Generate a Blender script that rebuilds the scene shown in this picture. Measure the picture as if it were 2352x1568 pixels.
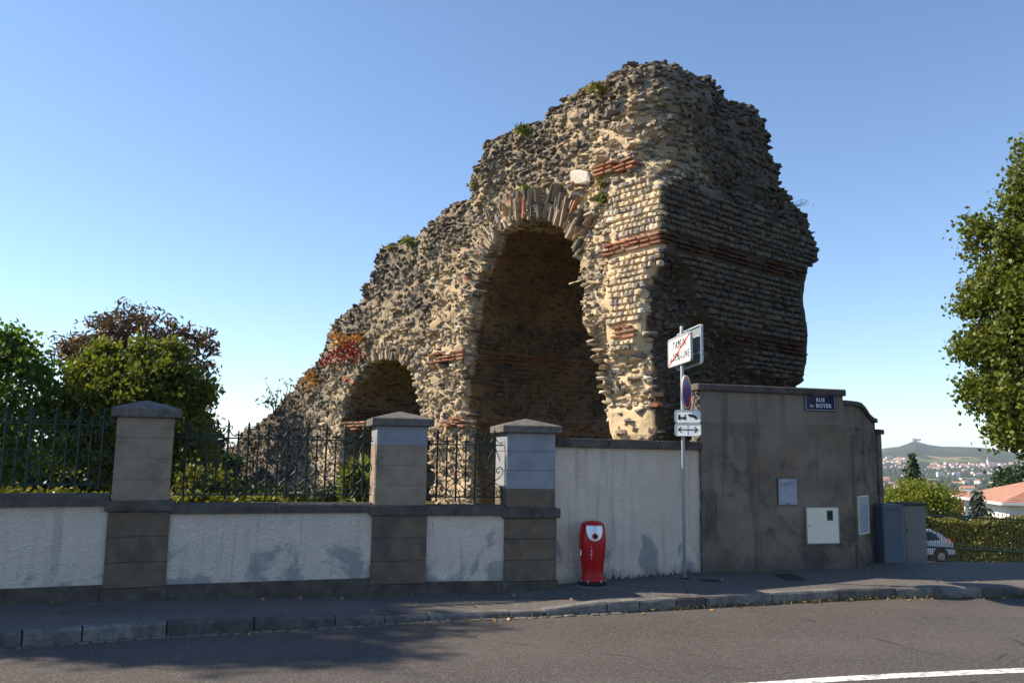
import bpy, bmesh, math, random
import numpy as np
from mathutils import Vector, Matrix
R = math.radians
random.seed(7); rng = np.random.default_rng(7)
for o in list(bpy.data.objects): bpy.data.objects.remove(o)
SC = bpy.context.scene; COL = SC.collection

# ------------------------------------------------------------------ camera
PITCH, ROLL, EYE, FPX = R(7.82), 0.015, 2.0, 830.2
cam = bpy.data.cameras.new('camera'); camo = bpy.data.objects.new('camera', cam); COL.objects.link(camo)
cam.sensor_width = 36.0; cam.lens = 36.0 * FPX / 1024.0; cam.clip_start = 0.1; cam.clip_end = 30000
camo.matrix_world = Matrix.Translation((0, 0, EYE)) @ Matrix.Rotation(R(90) + PITCH, 4, 'X') @ Matrix.Rotation(ROLL, 4, 'Z')
SC.camera = camo
# ------------------------------------------------------------------ sky, sun, exposure
SUN_EL, SUN_AZ = R(38.5), math.atan2(-0.992, 0.126)
wd = bpy.data.worlds.new('World'); SC.world = wd; wd.use_nodes = True
nt = wd.node_tree; nt.nodes.clear()
sky = nt.nodes.new('ShaderNodeTexSky'); sky.sky_type = 'NISHITA'; sky.sun_disc = False
sky.sun_elevation = SUN_EL; sky.sun_rotation = SUN_AZ
sky.altitude = 700; sky.air_density = 1.0; sky.dust_density = 0.05; sky.ozone_density = 3.4
bg = nt.nodes.new('ShaderNodeBackground'); bg.inputs['Strength'].default_value = 0.12
wo = nt.nodes.new('ShaderNodeOutputWorld')
nt.links.new(sky.outputs[0], bg.inputs[0]); nt.links.new(bg.outputs[0], wo.inputs[0])
sl = bpy.data.lights.new('sun', 'SUN'); sl.energy = 5.0; sl.angle = R(0.53); sl.color = (1.0, 0.87, 0.69)
so = bpy.data.objects.new('sun', sl); COL.objects.link(so)
sdir = Vector((math.sin(SUN_AZ) * math.cos(SUN_EL), math.cos(SUN_AZ) * math.cos(SUN_EL), math.sin(SUN_EL)))
so.rotation_euler = sdir.to_track_quat('Z', 'Y').to_euler(); so.location = (-20, 8, 30)
SC.view_settings.view_transform = 'Standard'; SC.view_settings.look = 'None'
SC.view_settings.exposure = 0.80; SC.view_settings.gamma = 1.0
SC.render.engine = 'CYCLES'

# ------------------------------------------------------------------ pixel (2352 wide view of the photo) -> direction
PS = 1024 / 2352
def ray(dx, dy):
    x = (dx * PS - 512) / FPX; y = -(dy * PS - 341) / FPX
    c, s = math.cos(ROLL), math.sin(ROLL)
    X = c * x - s * y; Y = s * x + c * y
    return np.array([X, math.cos(PITCH) - Y * math.sin(PITCH), math.sin(PITCH) + Y * math.cos(PITCH)])
EYEP = np.array([0, 0, EYE])
def G(dx, dy, z=0.0):
    d = ray(dx, dy); return EYEP + d * ((z - EYE) / d[2])
def atY(dx, dy, Y):
    d = ray(dx, dy); return EYEP + d * (Y / d[1])
def onplane(dx, dy, p, n):
    d = ray(dx, dy); return EYEP + d * (np.dot(np.array(p) - EYEP, n) / np.dot(d, n))
def zat(dx, dy, X, Y):
    d = ray(dx, dy); return EYE + d[2] * (X * d[0] + Y * d[1]) / (d[0] ** 2 + d[1] ** 2)

# ------------------------------------------------------------------ helpers
def tag(o, label=None, cat=None, group=None, kind=None):
    if label: o['label'] = label
    if cat: o['category'] = cat
    if group: o['group'] = group
    if kind: o['kind'] = kind
    return o
def link(o, parent=None):
    COL.objects.link(o)
    if parent is not None: o.parent = parent
    return o
def empty(name, loc=(0, 0, 0), rz=0.0, parent=None):
    o = bpy.data.objects.new(name, None); o.location = loc; o.rotation_euler = (0, 0, rz); o.empty_display_size = 0.2
    return link(o, parent)
def mesh_np(name, V, F, mat=None, tint=None, smooth=False):
    """V (n,3), F (m,k) uniform faces; tint optional (n,3) point colours"""
    me = bpy.data.meshes.new(name); V = np.asarray(V, dtype=np.float32); F = np.asarray(F, dtype=np.int32)
    m, k = F.shape
    me.vertices.add(len(V)); me.vertices.foreach_set('co', V.ravel())
    me.loops.add(m * k); me.loops.foreach_set('vertex_index', F.ravel())
    me.polygons.add(m); me.polygons.foreach_set('loop_start', np.arange(0, m * k, k, dtype=np.int32))
    try: me.polygons.foreach_set('loop_total', np.full(m, k, dtype=np.int32))
    except Exception: pass
    me.update(calc_edges=True)
    me.polygons.foreach_set('use_smooth', np.full(m, smooth))
    if tint is not None:
        a = me.color_attributes.new('tint', 'FLOAT_COLOR', 'POINT')
        a.data.foreach_set('color', np.hstack([tint, np.ones((len(V), 1))]).astype(np.float32).ravel())
    if mat: me.materials.append(mat)
    return me
def obj_np(name, V, F, mat, parent=None, tint=None, smooth=False, kind=None):
    o = bpy.data.objects.new(name, mesh_np(name, V, F, mat, tint, smooth)); link(o, parent)
    if kind: o['kind'] = kind
    return o

class MB:
    """collects shapes, builds ONE mesh object"""
    def __init__(s): s.v = []; s.f = []; s.m = []; s.mi = 0
    def add(s, V, F):
        b = len(s.v); s.v += [tuple(map(float, p)) for p in V]; s.f += [tuple(b + i for i in f) for f in F]; s.m += [s.mi] * len(F); return s
    def box(s, c, d, rz=0.0, M=None):
        x, y, z = d[0] / 2, d[1] / 2, d[2] / 2
        V = [Vector((sx * x, sy * y, sz * z)) for sz in (-1, 1) for sy in (-1, 1) for sx in (-1, 1)]
        m = (M if M is not None else Matrix.Rotation(rz, 4, 'Z'))
        V = [m @ p + Vector(c) for p in V]
        return s.add(V, [(0, 2, 3, 1), (4, 5, 7, 6), (0, 1, 5, 4), (2, 6, 7, 3), (0, 4, 6, 2), (1, 3, 7, 5)])
    def cbox(s, c, d, ch=0.01):
        """chamfered box, axis aligned"""
        bm = bmesh.new(); bmesh.ops.create_cube(bm, size=1)
        for v in bm.verts: v.co = Vector((v.co.x * d[0], v.co.y * d[1], v.co.z * d[2]))
        bmesh.ops.bevel(bm, geom=bm.edges[:], offset=ch, segments=1, affect='EDGES')
        bm.verts.index_update()
        s.add([v.co + Vector(c) for v in bm.verts], [tuple(v.index for v in f.verts) for f in bm.faces]); bm.free(); return s
    def tube(s, pts, r, n=6, cap=True):
        pts = [Vector(p) for p in pts]; k = len(pts); rr = r if isinstance(r, (list, tuple)) else [r] * k
        rings = []; up = Vector((0, 0, 1)); prev = None
        for i, p in enumerate(pts):
            t = (pts[min(i + 1, k - 1)] - pts[max(i - 1, 0)]).normalized()
            a = prev if prev is not None else (t.orthogonal())
            a = (a - t * a.dot(t)); a = a.normalized() if a.length > 1e-6 else t.orthogonal().normalized()
            prev = a; b = t.cross(a)
            rings.append([p + (a * math.cos(2 * math.pi * j / n) + b * math.sin(2 * math.pi * j / n)) * rr[i] for j in range(n)])
        V = [q for rg in rings for q in rg]; F = []
        for i in range(k - 1):
            for j in range(n):
                F.append((i * n + j, i * n + (j + 1) % n, (i + 1) * n + (j + 1) % n, (i + 1) * n + j))
        if cap: F += [tuple(range(n - 1, -1, -1)), tuple(range((k - 1) * n, k * n))]
        return s.add(V, F)
    def lathe(s, prof, c=(0, 0, 0), n=24, sx=1.0, sy=1.0):
        V = []; F = []; k = len(prof)
        for (r, z) in prof:
            for j in range(n):
                a = 2 * math.pi * j / n; V.append((c[0] + r * math.cos(a) * sx, c[1] + r * math.sin(a) * sy, c[2] + z))
        for i in range(k - 1):
            for j in range(n): F.append((i * n + j, i * n + (j + 1) % n, (i + 1) * n + (j + 1) % n, (i + 1) * n + j))
        F += [tuple(range(n - 1, -1, -1)), tuple(range((k - 1) * n, k * n))]
        return s.add(V, F)
    def prism(s, poly, y0, y1, M=None):
        """poly in local x,z extruded y0..y1"""
        n = len(poly); V = [Vector((p[0], y0, p[1])) for p in poly] + [Vector((p[0], y1, p[1])) for p in poly]
        if M is not None: V = [M @ p for p in V]
        F = [tuple(range(n)), tuple(range(2 * n - 1, n - 1, -1))] + [(i, i + n, (i + 1) % n + n, (i + 1) % n) for i in range(n)]
        return s.add(V, F)
    def build(s, name, mats, parent=None, smooth=False, kind=None):
        me = bpy.data.meshes.new(name); me.from_pydata(s.v, [], s.f)
        if not isinstance(mats, (list, tuple)): mats = [mats]
        for m in mats: me.materials.append(m)
        if len(mats) > 1: me.polygons.foreach_set('material_index', s.m)
        bm = bmesh.new(); bm.from_mesh(me); bmesh.ops.recalc_face_normals(bm, faces=bm.faces[:]); bm.to_mesh(me); bm.free()
        if smooth: me.polygons.foreach_set('use_smooth', [True] * len(me.polygons))
        o = bpy.data.objects.new(name, me); link(o, parent)
        if kind: o['kind'] = kind
        return o
def copy(o, parent=None):
    c = o.copy(); link(c, parent); return c

# value noise in numpy
def hash3(i, j, k, seed):
    h = (i * 374761393 + j * 668265263 + k * 2147483647 + seed * 974634777) & 0xffffffff
    h = ((h ^ (h >> 13)) * 1274126177) & 0xffffffff
    h = h ^ (h >> 16)
    return (h & 0xffff) / 65535.0
def vnoise(P, s, seed=0):
    """P (n,3) -> -1..1"""
    Q = np.asarray(P, dtype=np.float64) / s + 1000.0; I = np.floor(Q).astype(np.int64); f = Q - I; f = f * f * (3 - 2 * f)
    r = np.zeros(len(Q))
    for a in (0, 1):
        for b in (0, 1):
            for c in (0, 1):
                w = (f[:, 0] if a else 1 - f[:, 0]) * (f[:, 1] if b else 1 - f[:, 1]) * (f[:, 2] if c else 1 - f[:, 2])
                r += w * hash3(I[:, 0] + a, I[:, 1] + b, I[:, 2] + c, seed)
    return r * 2 - 1

# ------------------------------------------------------------------ materials
def newmat(name):
    m = bpy.data.materials.new(name); m.use_nodes = True; t = m.node_tree; t.nodes.clear()
    out = t.nodes.new('ShaderNodeOutputMaterial'); b = t.nodes.new('ShaderNodeBsdfPrincipled')
    t.links.new(b.outputs[0], out.inputs[0]); b.inputs['Specular IOR Level'].default_value = 0.3
    return m, t, b, out
class N:
    def __init__(s, t): s.t = t
    def node(s, ty, **kw):
        n = s.t.nodes.new(ty)
        for k, v in kw.items(): setattr(n, k, v)
        return n
    def put(s, n, key, val):
        i = n.inputs[key]
        if hasattr(val, 'is_linked') or hasattr(val, 'links'): s.t.links.new(val, i)
        else:
            try: i.default_value = val
            except Exception: i.default_value = tuple(val) + (1.0,)
    def pos(s): return s.node('ShaderNodeNewGeometry').outputs['Position']
    def objco(s): return s.node('ShaderNodeTexCoord').outputs['Object']
    def noise(s, co, scale, detail=4, rough=0.55, dist=0.0):
        n = s.node('ShaderNodeTexNoise'); s.put(n, 'Vector', co); s.put(n, 'Scale', scale); s.put(n, 'Detail', detail); s.put(n, 'Roughness', rough); s.put(n, 'Distortion', dist)
        return n.outputs['Fac']
    def ramp(s, fac, a, b, ca=0.0, cb=1.0):
        n = s.node('ShaderNodeMapRange'); n.interpolation_type = 'SMOOTHSTEP'
        s.put(n, 0, fac); s.put(n, 1, a); s.put(n, 2, b); s.put(n, 3, ca); s.put(n, 4, cb); return n.outputs[0]
    def mix(s, fac, a, b, mode='MIX'):
        n = s.node('ShaderNodeMix'); n.data_type = 'RGBA'; n.blend_type = mode
        s.put(n, 0, fac)
        for i, c in ((6, a), (7, b)):
            if isinstance(c, (tuple, list)): n.inputs[i].default_value = tuple(c) + (1.0,) if len(c) == 3 else c
            else: s.t.links.new(c, n.inputs[i])
        return n.outputs[2]
    def math(s, op, a, b=0.0):
        n = s.node('ShaderNodeMath'); n.operation = op; s.put(n, 0, a); s.put(n, 1, b); return n.outputs[0]
    def sep(s, v): n = s.node('ShaderNodeSeparateXYZ'); s.put(n, 0, v); return n.outputs
    def bump(s, h, strength, dist, b):
        n = s.node('ShaderNodeBump'); s.put(n, 'Height', h); s.put(n, 'Strength', strength); s.put(n, 'Distance', dist); s.t.links.new(n.outputs[0], b.inputs['Normal'])
    def attr(s, name): n = s.node('ShaderNodeAttribute'); n.attribute_name = name; return n.outputs['Color']
def rough_mat(name, c1, c2, scale=6, bump_scale=60, bump=0.4, dist=0.01, rough=0.9, c3=None, s3=1.2, t3=(0.5, 0.7), obj=False, island=0.0):
    m, t, b, out = newmat(name); n = N(t); co = n.objco() if obj else n.pos()
    col = n.mix(n.ramp(n.noise(co, scale), 0.3, 0.7), c1, c2)
    if c3: col = n.mix(n.ramp(n.noise(co, s3, 5, 0.6), t3[0], t3[1]), col, c3)
    if island:
        oi = n.node('ShaderNodeObjectInfo').outputs['Random']
        col = n.mix(1.0, col, n.mix(oi, (1 - island,) * 3, (1 + island,) * 3), 'MULTIPLY')
    t.links.new(col, b.inputs['Base Color']); b.inputs['Roughness'].default_value = rough
    n.bump(n.noise(co, bump_scale, 4, 0.6), bump, dist, b)
    return m
def plain_mat(name, c, rough=0.5, metal=0.0, var=0.12, scale=9):
    m, t, b, out = newmat(name); n = N(t)
    col = n.mix(n.noise(n.objco(), scale), tuple(x * (1 - var) for x in c), tuple(min(1, x * (1 + var)) for x in c))
    t.links.new(col, b.inputs['Base Color']); b.inputs['Roughness'].default_value = rough; b.inputs['Metallic'].default_value = metal
    return m
def leaf_mat(name, c1, c2, trans=0.35):
    m, t, b, out = newmat(name); n = N(t)
    r = n.node('ShaderNodeNewGeometry').outputs['Random Per Island']
    big = n.noise(n.pos(), 1.3, 2)
    col = n.mix(n.math('ADD', n.math('MULTIPLY', r, 0.6), n.math('MULTIPLY', big, 0.4)), c1, c2)
    t.links.new(col, b.inputs['Base Color']); b.inputs['Roughness'].default_value = 0.45
    tr = n.node('ShaderNodeBsdfTranslucent'); t.links.new(n.mix(1.0, col, (1.5, 1.5, 0.55), 'MULTIPLY'), tr.inputs[0])
    mx = n.node('ShaderNodeMixShader'); mx.inputs[0].default_value = trans
    t.links.new(b.outputs[0], mx.inputs[1]); t.links.new(tr.outputs[0], mx.inputs[2]); t.links.new(mx.outputs[0], out.inputs[0])
    return m
M = {}
def asphalt(name, c1, c2, c3):
    m, t, b, out = newmat(name); n = N(t); co = n.pos()
    col = n.mix(n.ramp(n.noise(co, 0.7, 5), 0.35, 0.7), c1, c2)
    trk = n.noise(n.mix(1.0, co, (0.10, 0.85, 1), 'MULTIPLY'), 1.0, 3, 0.5)
    col = n.mix(n.ramp(trk, 0.42, 0.62, 0, 0.35), col, tuple(x * 0.72 for x in c1))
    v = n.node('ShaderNodeTexVoronoi'); n.put(v, 'Vector', co); n.put(v, 'Scale', 75.0)
    g = n.sep(v.outputs['Color'])
    col = n.mix(n.ramp(g[0], 0.55, 1.0), col, c3)
    col = n.mix(n.ramp(n.noise(co, 14, 4, 0.7), 0.5, 0.8, 0, 0.5), col, tuple(x * 0.6 for x in c1))
    col = n.mix(n.ramp(n.noise(co, 1.9, 3, 0.5), 0.66, 0.74, 0, 0.5), col, tuple(x * 0.5 for x in c1))
    w = n.node('ShaderNodeTexVoronoi'); w.feature = 'DISTANCE_TO_EDGE'; n.put(w, 'Vector', n.mix(0.12, co, n.node('ShaderNodeTexNoise').outputs['Color'])); n.put(w, 'Scale', 0.33)
    crack = n.ramp(w.outputs['Distance'], 0.0, 0.006, 1, 0)
    crack = n.math('MULTIPLY', crack, n.ramp(n.noise(co, 0.9, 3), 0.5, 0.6))
    col = n.mix(crack, col, tuple(x * 0.35 for x in c1))
    t.links.new(col, b.inputs['Base Color']); b.inputs['Roughness'].default_value = 0.85
    n.bump(n.math('ADD', v.outputs['Distance'], n.math('MULTIPLY', n.noise(co, 40, 3), 0.6)), 0.55, 0.006, b)
    return m
M['road'] = asphalt('road_asphalt', (0.066, 0.057, 0.050), (0.083, 0.072, 0.064), (0.14, 0.126, 0.113))
M['walk'] = asphalt('pavement_asphalt', (0.090, 0.080, 0.072), (0.12, 0.107, 0.097), (0.18, 0.165, 0.15))
M['drive'] = asphalt('driveway_asphalt', (0.12, 0.115, 0.11), (0.16, 0.15, 0.14), (0.22, 0.2, 0.18))
M['gravel'] = rough_mat('gravel', (0.4, 0.33, 0.26), (0.5, 0.42, 0.33), 8, 60, 0.5, 0.02)
M['kerb'] = rough_mat('kerb_granite', (0.105, 0.098, 0.09), (0.175, 0.163, 0.15), 14, 90, 0.5, 0.008, 0.85, (0.075, 0.07, 0.064), 2.5, (0.45, 0.7), island=0.35)
M['sett'] = rough_mat('gutter_stone_granite', (0.11, 0.095, 0.078), (0.17, 0.15, 0.125), 20, 90, 0.5, 0.008, 0.8, island=0.2)
M['paint'] = rough_mat('road_paint', (0.72, 0.72, 0.70), (0.8, 0.8, 0.78), 10, 80, 0.3, 0.004, 0.7, (0.30, 0.28, 0.26), 15, (0.46, 0.62))
M['soil'] = rough_mat('garden_soil', (0.07, 0.08, 0.035), (0.12, 0.10, 0.055), 3, 20, 0.6, 0.05)
M['field'] = rough_mat('valley_ground', (0.045, 0.065, 0.03), (0.075, 0.085, 0.04), 0.02, 0.3, 0.3, 1.0, 1.0, (0.16, 0.17, 0.075), 0.0016, (0.60, 0.68))
def render_mat():
    m, t, b, out = newmat('white_roughcast'); n = N(t); co = n.pos(); z = n.sep(co)[2]
    base = n.mix(n.ramp(n.noise(co, 3, 5), 0.3, 0.7), (0.84, 0.705, 0.565), (0.90, 0.765, 0.62))
    # grey overpainted patches low on the panels
    w = n.noise(co, 1.5, 4, 0.55, 0.8)
    low = n.ramp(z, 0.22, 1.05, 0.13, -0.10)
    patch = n.ramp(n.math('ADD', n.math('ADD', w, low), n.math('MULTIPLY', n.noise(co, 9, 4, 0.7), 0.16)), 0.665, 0.79)
    base = n.mix(n.math('MULTIPLY', patch, 0.7), base, (0.27, 0.265, 0.285))
    base = n.mix(n.ramp(n.noise(n.mix(1.0, co, (1, 1, 1.7), 'MULTIPLY'), 34, 4, 0.7, 0.5), 0.50, 0.66, 0, 0.55), base, (0.42, 0.40, 0.39))
    drip = n.noise(n.mix(1.0, co, (9, 9, 0.7), 'MULTIPLY'), 1.0, 3)
    base = n.mix(n.ramp(drip, 0.50, 0.78, 0, 0.5), base, (0.38, 0.345, 0.31))
    base = n.mix(n.ramp(n.math('ADD', z, n.math('MULTIPLY', n.noise(co, 6), 0.3)), 0.08, 0.34, 0.5, 0), base, (0.22, 0.21, 0.2))
    t.links.new(base, b.inputs['Base Color']); b.inputs['Roughness'].default_value = 0.95
    st = n.noise(n.mix(1.0, co, (26, 26, 44), 'MULTIPLY'), 1.0, 5, 0.65, 1.0)
    n.bump(st, 1.0, 0.045, b); return m
M['render'] = render_mat()
def grey_wall_mat():
    m, t, b, out = newmat('grey_cement_render'); n = N(t); co = n.pos(); z = n.sep(co)[2]
    c = n.mix(n.ramp(n.noise(co, 1.4, 6, 0.6), 0.32, 0.68), (0.165, 0.134, 0.10), (0.25, 0.205, 0.155))
    c = n.mix(n.ramp(n.noise(co, 0.9, 6, 0.7, 0.9), 0.48, 0.64, 0, 0.85), c, (0.075, 0.064, 0.052))
    top = n.ramp(n.math('ADD', z, n.math('MULTIPLY', n.noise(co, 1.1), 0.10)), 2.70, 2.73)
    c = n.mix(n.math('MULTIPLY', top, 0.55), c, (0.26, 0.222, 0.178))
    w = n.node('ShaderNodeTexVoronoi'); w.feature = 'DISTANCE_TO_EDGE'; n.put(w, 'Vector', n.mix(0.25, co, n.node('ShaderNodeTexNoise').outputs['Color'])); n.put(w, 'Scale', 0.7)
    crack = n.math('MULTIPLY', n.ramp(w.outputs['Distance'], 0, 0.007, 0.7, 0), n.ramp(n.noise(co, 0.9, 2), 0.54, 0.62))
    c = n.mix(crack, c, (0.05, 0.05, 0.05))
    # faded orange spray paint strokes
    wv = n.noise(n.mix(1.0, co, (1, 1, 0.7), 'MULTIPLY'), 3.2, 2, 0.4, 1.6)
    stroke = n.ramp(n.math('ABSOLUTE', n.math('SUBTRACT', wv, 0.5)), 0.0, 0.022, 1, 0)
    px = n.sep(co)[0]
    mask = n.math('MULTIPLY', n.math('MULTIPLY', n.ramp(px, 3.9, 4.4), n.ramp(px, 5.2, 5.7, 1, 0)), n.math('MULTIPLY', n.ramp(z, 1.0, 1.3), n.ramp(z, 2.0, 2.4, 1, 0)))
    mask = n.math('MULTIPLY', mask, n.ramp(n.noise(co, 2.3, 3), 0.36, 0.52))
    c = n.mix(n.math('MULTIPLY', n.math('MULTIPLY', stroke, mask), 0.85), c, (0.40, 0.13, 0.05))
    dr = n.noise(n.mix(1.0, co, (5, 5, 0.35), 'MULTIPLY'), 1.0, 4)
    c = n.mix(n.ramp(dr, 0.52, 0.75, 0, 0.6), c, (0.07, 0.062, 0.054))
    c = n.mix(n.ramp(n.math('ADD', z, n.math('MULTIPLY', n.noise(co, 4), 0.5)), 0.25, 0.65, 0.6, 0), c, (0.06, 0.054, 0.046))
    t.links.new(c, b.inputs['Base Color']); b.inputs['Roughness'].default_value = 0.95
    n.bump(n.noise(co, 45, 5, 0.65), 0.5, 0.012, b); return m
M['grey'] = grey_wall_mat()
M['pier'] = rough_mat('pier_sandstone', (0.235, 0.182, 0.132), (0.30, 0.235, 0.172), 5, 70, 0.3, 0.006, 0.9, (0.14, 0.12, 0.10), 2.2, (0.52, 0.72))
M['pier_low'] = rough_mat('pier_sandstone_dark', (0.12, 0.09, 0.062), (0.175, 0.132, 0.092), 4, 70, 0.3, 0.006, 0.9, (0.09, 0.08, 0.07), 2.4, (0.50, 0.70))  # darker sandstone tone for the lower blocks and cores
M['cement'] = rough_mat('blue_grey_cement', (0.21, 0.225, 0.25), (0.27, 0.28, 0.30), 4, 70, 0.25, 0.005, 0.9, (0.26, 0.25, 0.24), 1.9, (0.55, 0.75))
M['coping'] = rough_mat('coping_weathered', (0.075, 0.066, 0.057), (0.12, 0.105, 0.09), 7, 60, 0.5, 0.01, 0.92, (0.05, 0.046, 0.042), 3.0, (0.48, 0.7))
M['capstone'] = rough_mat('cap_lichen', (0.095, 0.085, 0.075), (0.16, 0.14, 0.125), 9, 50, 0.6, 0.015, 0.92, (0.36, 0.32, 0.28), 14, (0.62, 0.76))
M['plinth'] = rough_mat('plinth_mossy', (0.06, 0.052, 0.042), (0.11, 0.095, 0.075), 6, 60, 0.6, 0.012, 0.95, (0.25, 0.23, 0.2), 9, (0.68, 0.8))
M['iron'] = plain_mat('green_black_iron', (0.012, 0.030, 0.026), 0.5, 0.0, 0.3)
M['gate'] = plain_mat('dark_green_gate', (0.01, 0.022, 0.02), 0.4)
M['red'] = plain_mat('red_enamel', (0.40, 0.008, 0.010), 0.3, 0, 0.06, 4)
M['alu'] = plain_mat('brushed_aluminium', (0.62, 0.64, 0.68), 0.35, 0.6, 0.08)
M['galv'] = rough_mat('galvanised_steel', (0.34, 0.37, 0.40), (0.46, 0.49, 0.52), 25, 60, 0.1, 0.002, 0.45)
M['signback'] = plain_mat('sign_back_grey', (0.20, 0.235, 0.24), 0.5)
M['white'] = plain_mat('white_enamel', (0.78, 0.78, 0.76), 0.4, 0, 0.03)
M['black'] = plain_mat('black_print', (0.012, 0.012, 0.013), 0.5)
M['rubber'] = plain_mat('black_rubber', (0.02, 0.02, 0.02), 0.8)
M['signred'] = plain_mat('sign_red', (0.55, 0.015, 0.02), 0.4)
M['signblue'] = plain_mat('sign_blue', (0.015, 0.05, 0.26), 0.4)
M['navy'] = plain_mat('navy_enamel', (0.006, 0.009, 0.055), 0.3)
M['letter'] = plain_mat('white_lettering', (0.68, 0.7, 0.76), 0.4, 0, 0.02)
M['cream'] = rough_mat('cream_plastic', (0.76, 0.69, 0.55), (0.82, 0.75, 0.61), 3, 30, 0.05, 0.002, 0.5, (0.45, 0.40, 0.32), 5, (0.66, 0.8))
M['paleplate'] = rough_mat('pale_blue_plate', (0.28, 0.30, 0.36), (0.35, 0.37, 0.43), 6, 30, 0.1, 0.002, 0.45, (0.33, 0.3, 0.27), 8, (0.62, 0.78))
M['framedark'] = plain_mat('dark_metal_frame', (0.10, 0.10, 0.10), 0.5)
M['cab'] = plain_mat('grey_blue_cabinet', (0.10, 0.125, 0.16), 0.5, 0, 0.06, 2)
M['cab2'] = plain_mat('taupe_cabinet', (0.22, 0.20, 0.185), 0.6, 0, 0.08, 2)
M['glass'] = plain_mat('dark_glass', (0.02, 0.03, 0.035), 0.06)
M['carpaint'] = plain_mat('silver_blue_car_paint', (0.27, 0.33, 0.41), 0.25, 0.25, 0.03)
M['tail'] = plain_mat('tail_light_red', (0.4, 0.02, 0.02), 0.2)
M['tilegrate'] = plain_mat('cast_iron', (0.035, 0.033, 0.032), 0.6)
M['rooftile'] = rough_mat('terracotta_roof', (0.33, 0.165, 0.11), (0.42, 0.225, 0.155), 2, 10, 0.5, 0.03)
M['bark'] = rough_mat('bark', (0.05, 0.04, 0.03), (0.10, 0.08, 0.06), 12, 30, 0.8, 0.03)
M['leaf_linden'] = leaf_mat('linden_leaves', (0.03, 0.062, 0.010), (0.19, 0.205, 0.03), 0.30)
M['leaf_shrub'] = leaf_mat('shrub_leaves', (0.05, 0.10, 0.016), (0.13, 0.19, 0.035), 0.5)
M['leaf_walnut'] = leaf_mat('broadleaf_leaves', (0.05, 0.085, 0.014), (0.155, 0.165, 0.035), 0.5)
M['leaf_chest'] = leaf_mat('brown_chestnut_leaves', (0.055, 0.034, 0.026), (0.13, 0.072, 0.048), 0.3)
M['leaf_hedge'] = leaf_mat('hedge_leaves', (0.06, 0.085, 0.012), (0.26, 0.24, 0.04), 0.3)
M['leaf_dark'] = leaf_mat('shade_leaves', (0.018, 0.035, 0.010), (0.05, 0.075, 0.02), 0.25)  # shade behind the railing put into the leaf colour
M['leaf_round'] = leaf_mat('round_tree_leaves', (0.05, 0.09, 0.008), (0.25, 0.26, 0.02), 0.35)
M['needle'] = leaf_mat('conifer_needles', (0.02, 0.045, 0.018), (0.06, 0.09, 0.035), 0.1)
M['needle_blue'] = leaf_mat('blue_spruce_needles', (0.045, 0.065, 0.05), (0.11, 0.135, 0.11), 0.1)
M['vine'] = leaf_mat('red_vine_leaves', (0.24, 0.035, 0.02), (0.16, 0.015, 0.015), 0.25)
M['vine2'] = leaf_mat('orange_vine_leaves', (0.42, 0.13, 0.03), (0.42, 0.24, 0.05), 0.25)
M['tuft'] = leaf_mat('wall_weed_leaves', (0.07, 0.11, 0.02), (0.20, 0.20, 0.05), 0.3)
M['drygrass'] = leaf_mat('dry_grass', (0.22, 0.17, 0.06), (0.16, 0.15, 0.05), 0.3)
M['deadleaf'] = leaf_mat('dead_leaves', (0.25, 0.11, 0.04), (0.42, 0.24, 0.09), 0.1)
M['bigvalley'] = leaf_mat('far_tree_leaves', (0.030, 0.050, 0.022), (0.065, 0.075, 0.032), 0.0)
M['farwall'] = plain_mat('far_house_wall', (0.70, 0.66, 0.60), 0.8)
M['farblock'] = plain_mat('far_block_wall', (0.78, 0.77, 0.74), 0.8)
M['farglass'] = plain_mat('far_window', (0.2, 0.22, 0.25), 0.4)
def tint_mat(name, bump=0.7, bs=28, var=0.22, rough=0.95):
    m, t, b, out = newmat(name); n = N(t); co = n.pos()
    c = n.attr('tint')
    f = n.math('ADD', n.math('MULTIPLY', n.noise(co, 17, 5, 0.65), 2 * var), 1 - var)
    n2 = n.node('ShaderNodeMix'); n2.data_type = 'RGBA'; n2.blend_type = 'MULTIPLY'; n2.inputs[0].default_value = 1
    t.links.new(c, n2.inputs[6]); cb = n.node('ShaderNodeCombineColor')
    for i in range(3): t.links.new(f, cb.inputs[i])
    t.links.new(cb.outputs[0], n2.inputs[7]); t.links.new(n2.outputs[2], b.inputs['Base Color'])
    b.inputs['Roughness'].default_value = rough; b.inputs['Specular IOR Level'].default_value = 0.15
    n.bump(n.math('ADD', n.noise(co, bs, 6, 0.7), n.math('MULTIPLY', n.noise(co, bs * 0.33, 3), 1.2)), bump, 0.03, b)
    return m
M['mortar'] = tint_mat('ruin_mortar', 0.7, 26, 0.26)
M['stone'] = tint_mat('ruin_stone', 0.35, 30, 0.26)
M['brickm'] = tint_mat('ruin_brick', 0.5, 40, 0.25)
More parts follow.
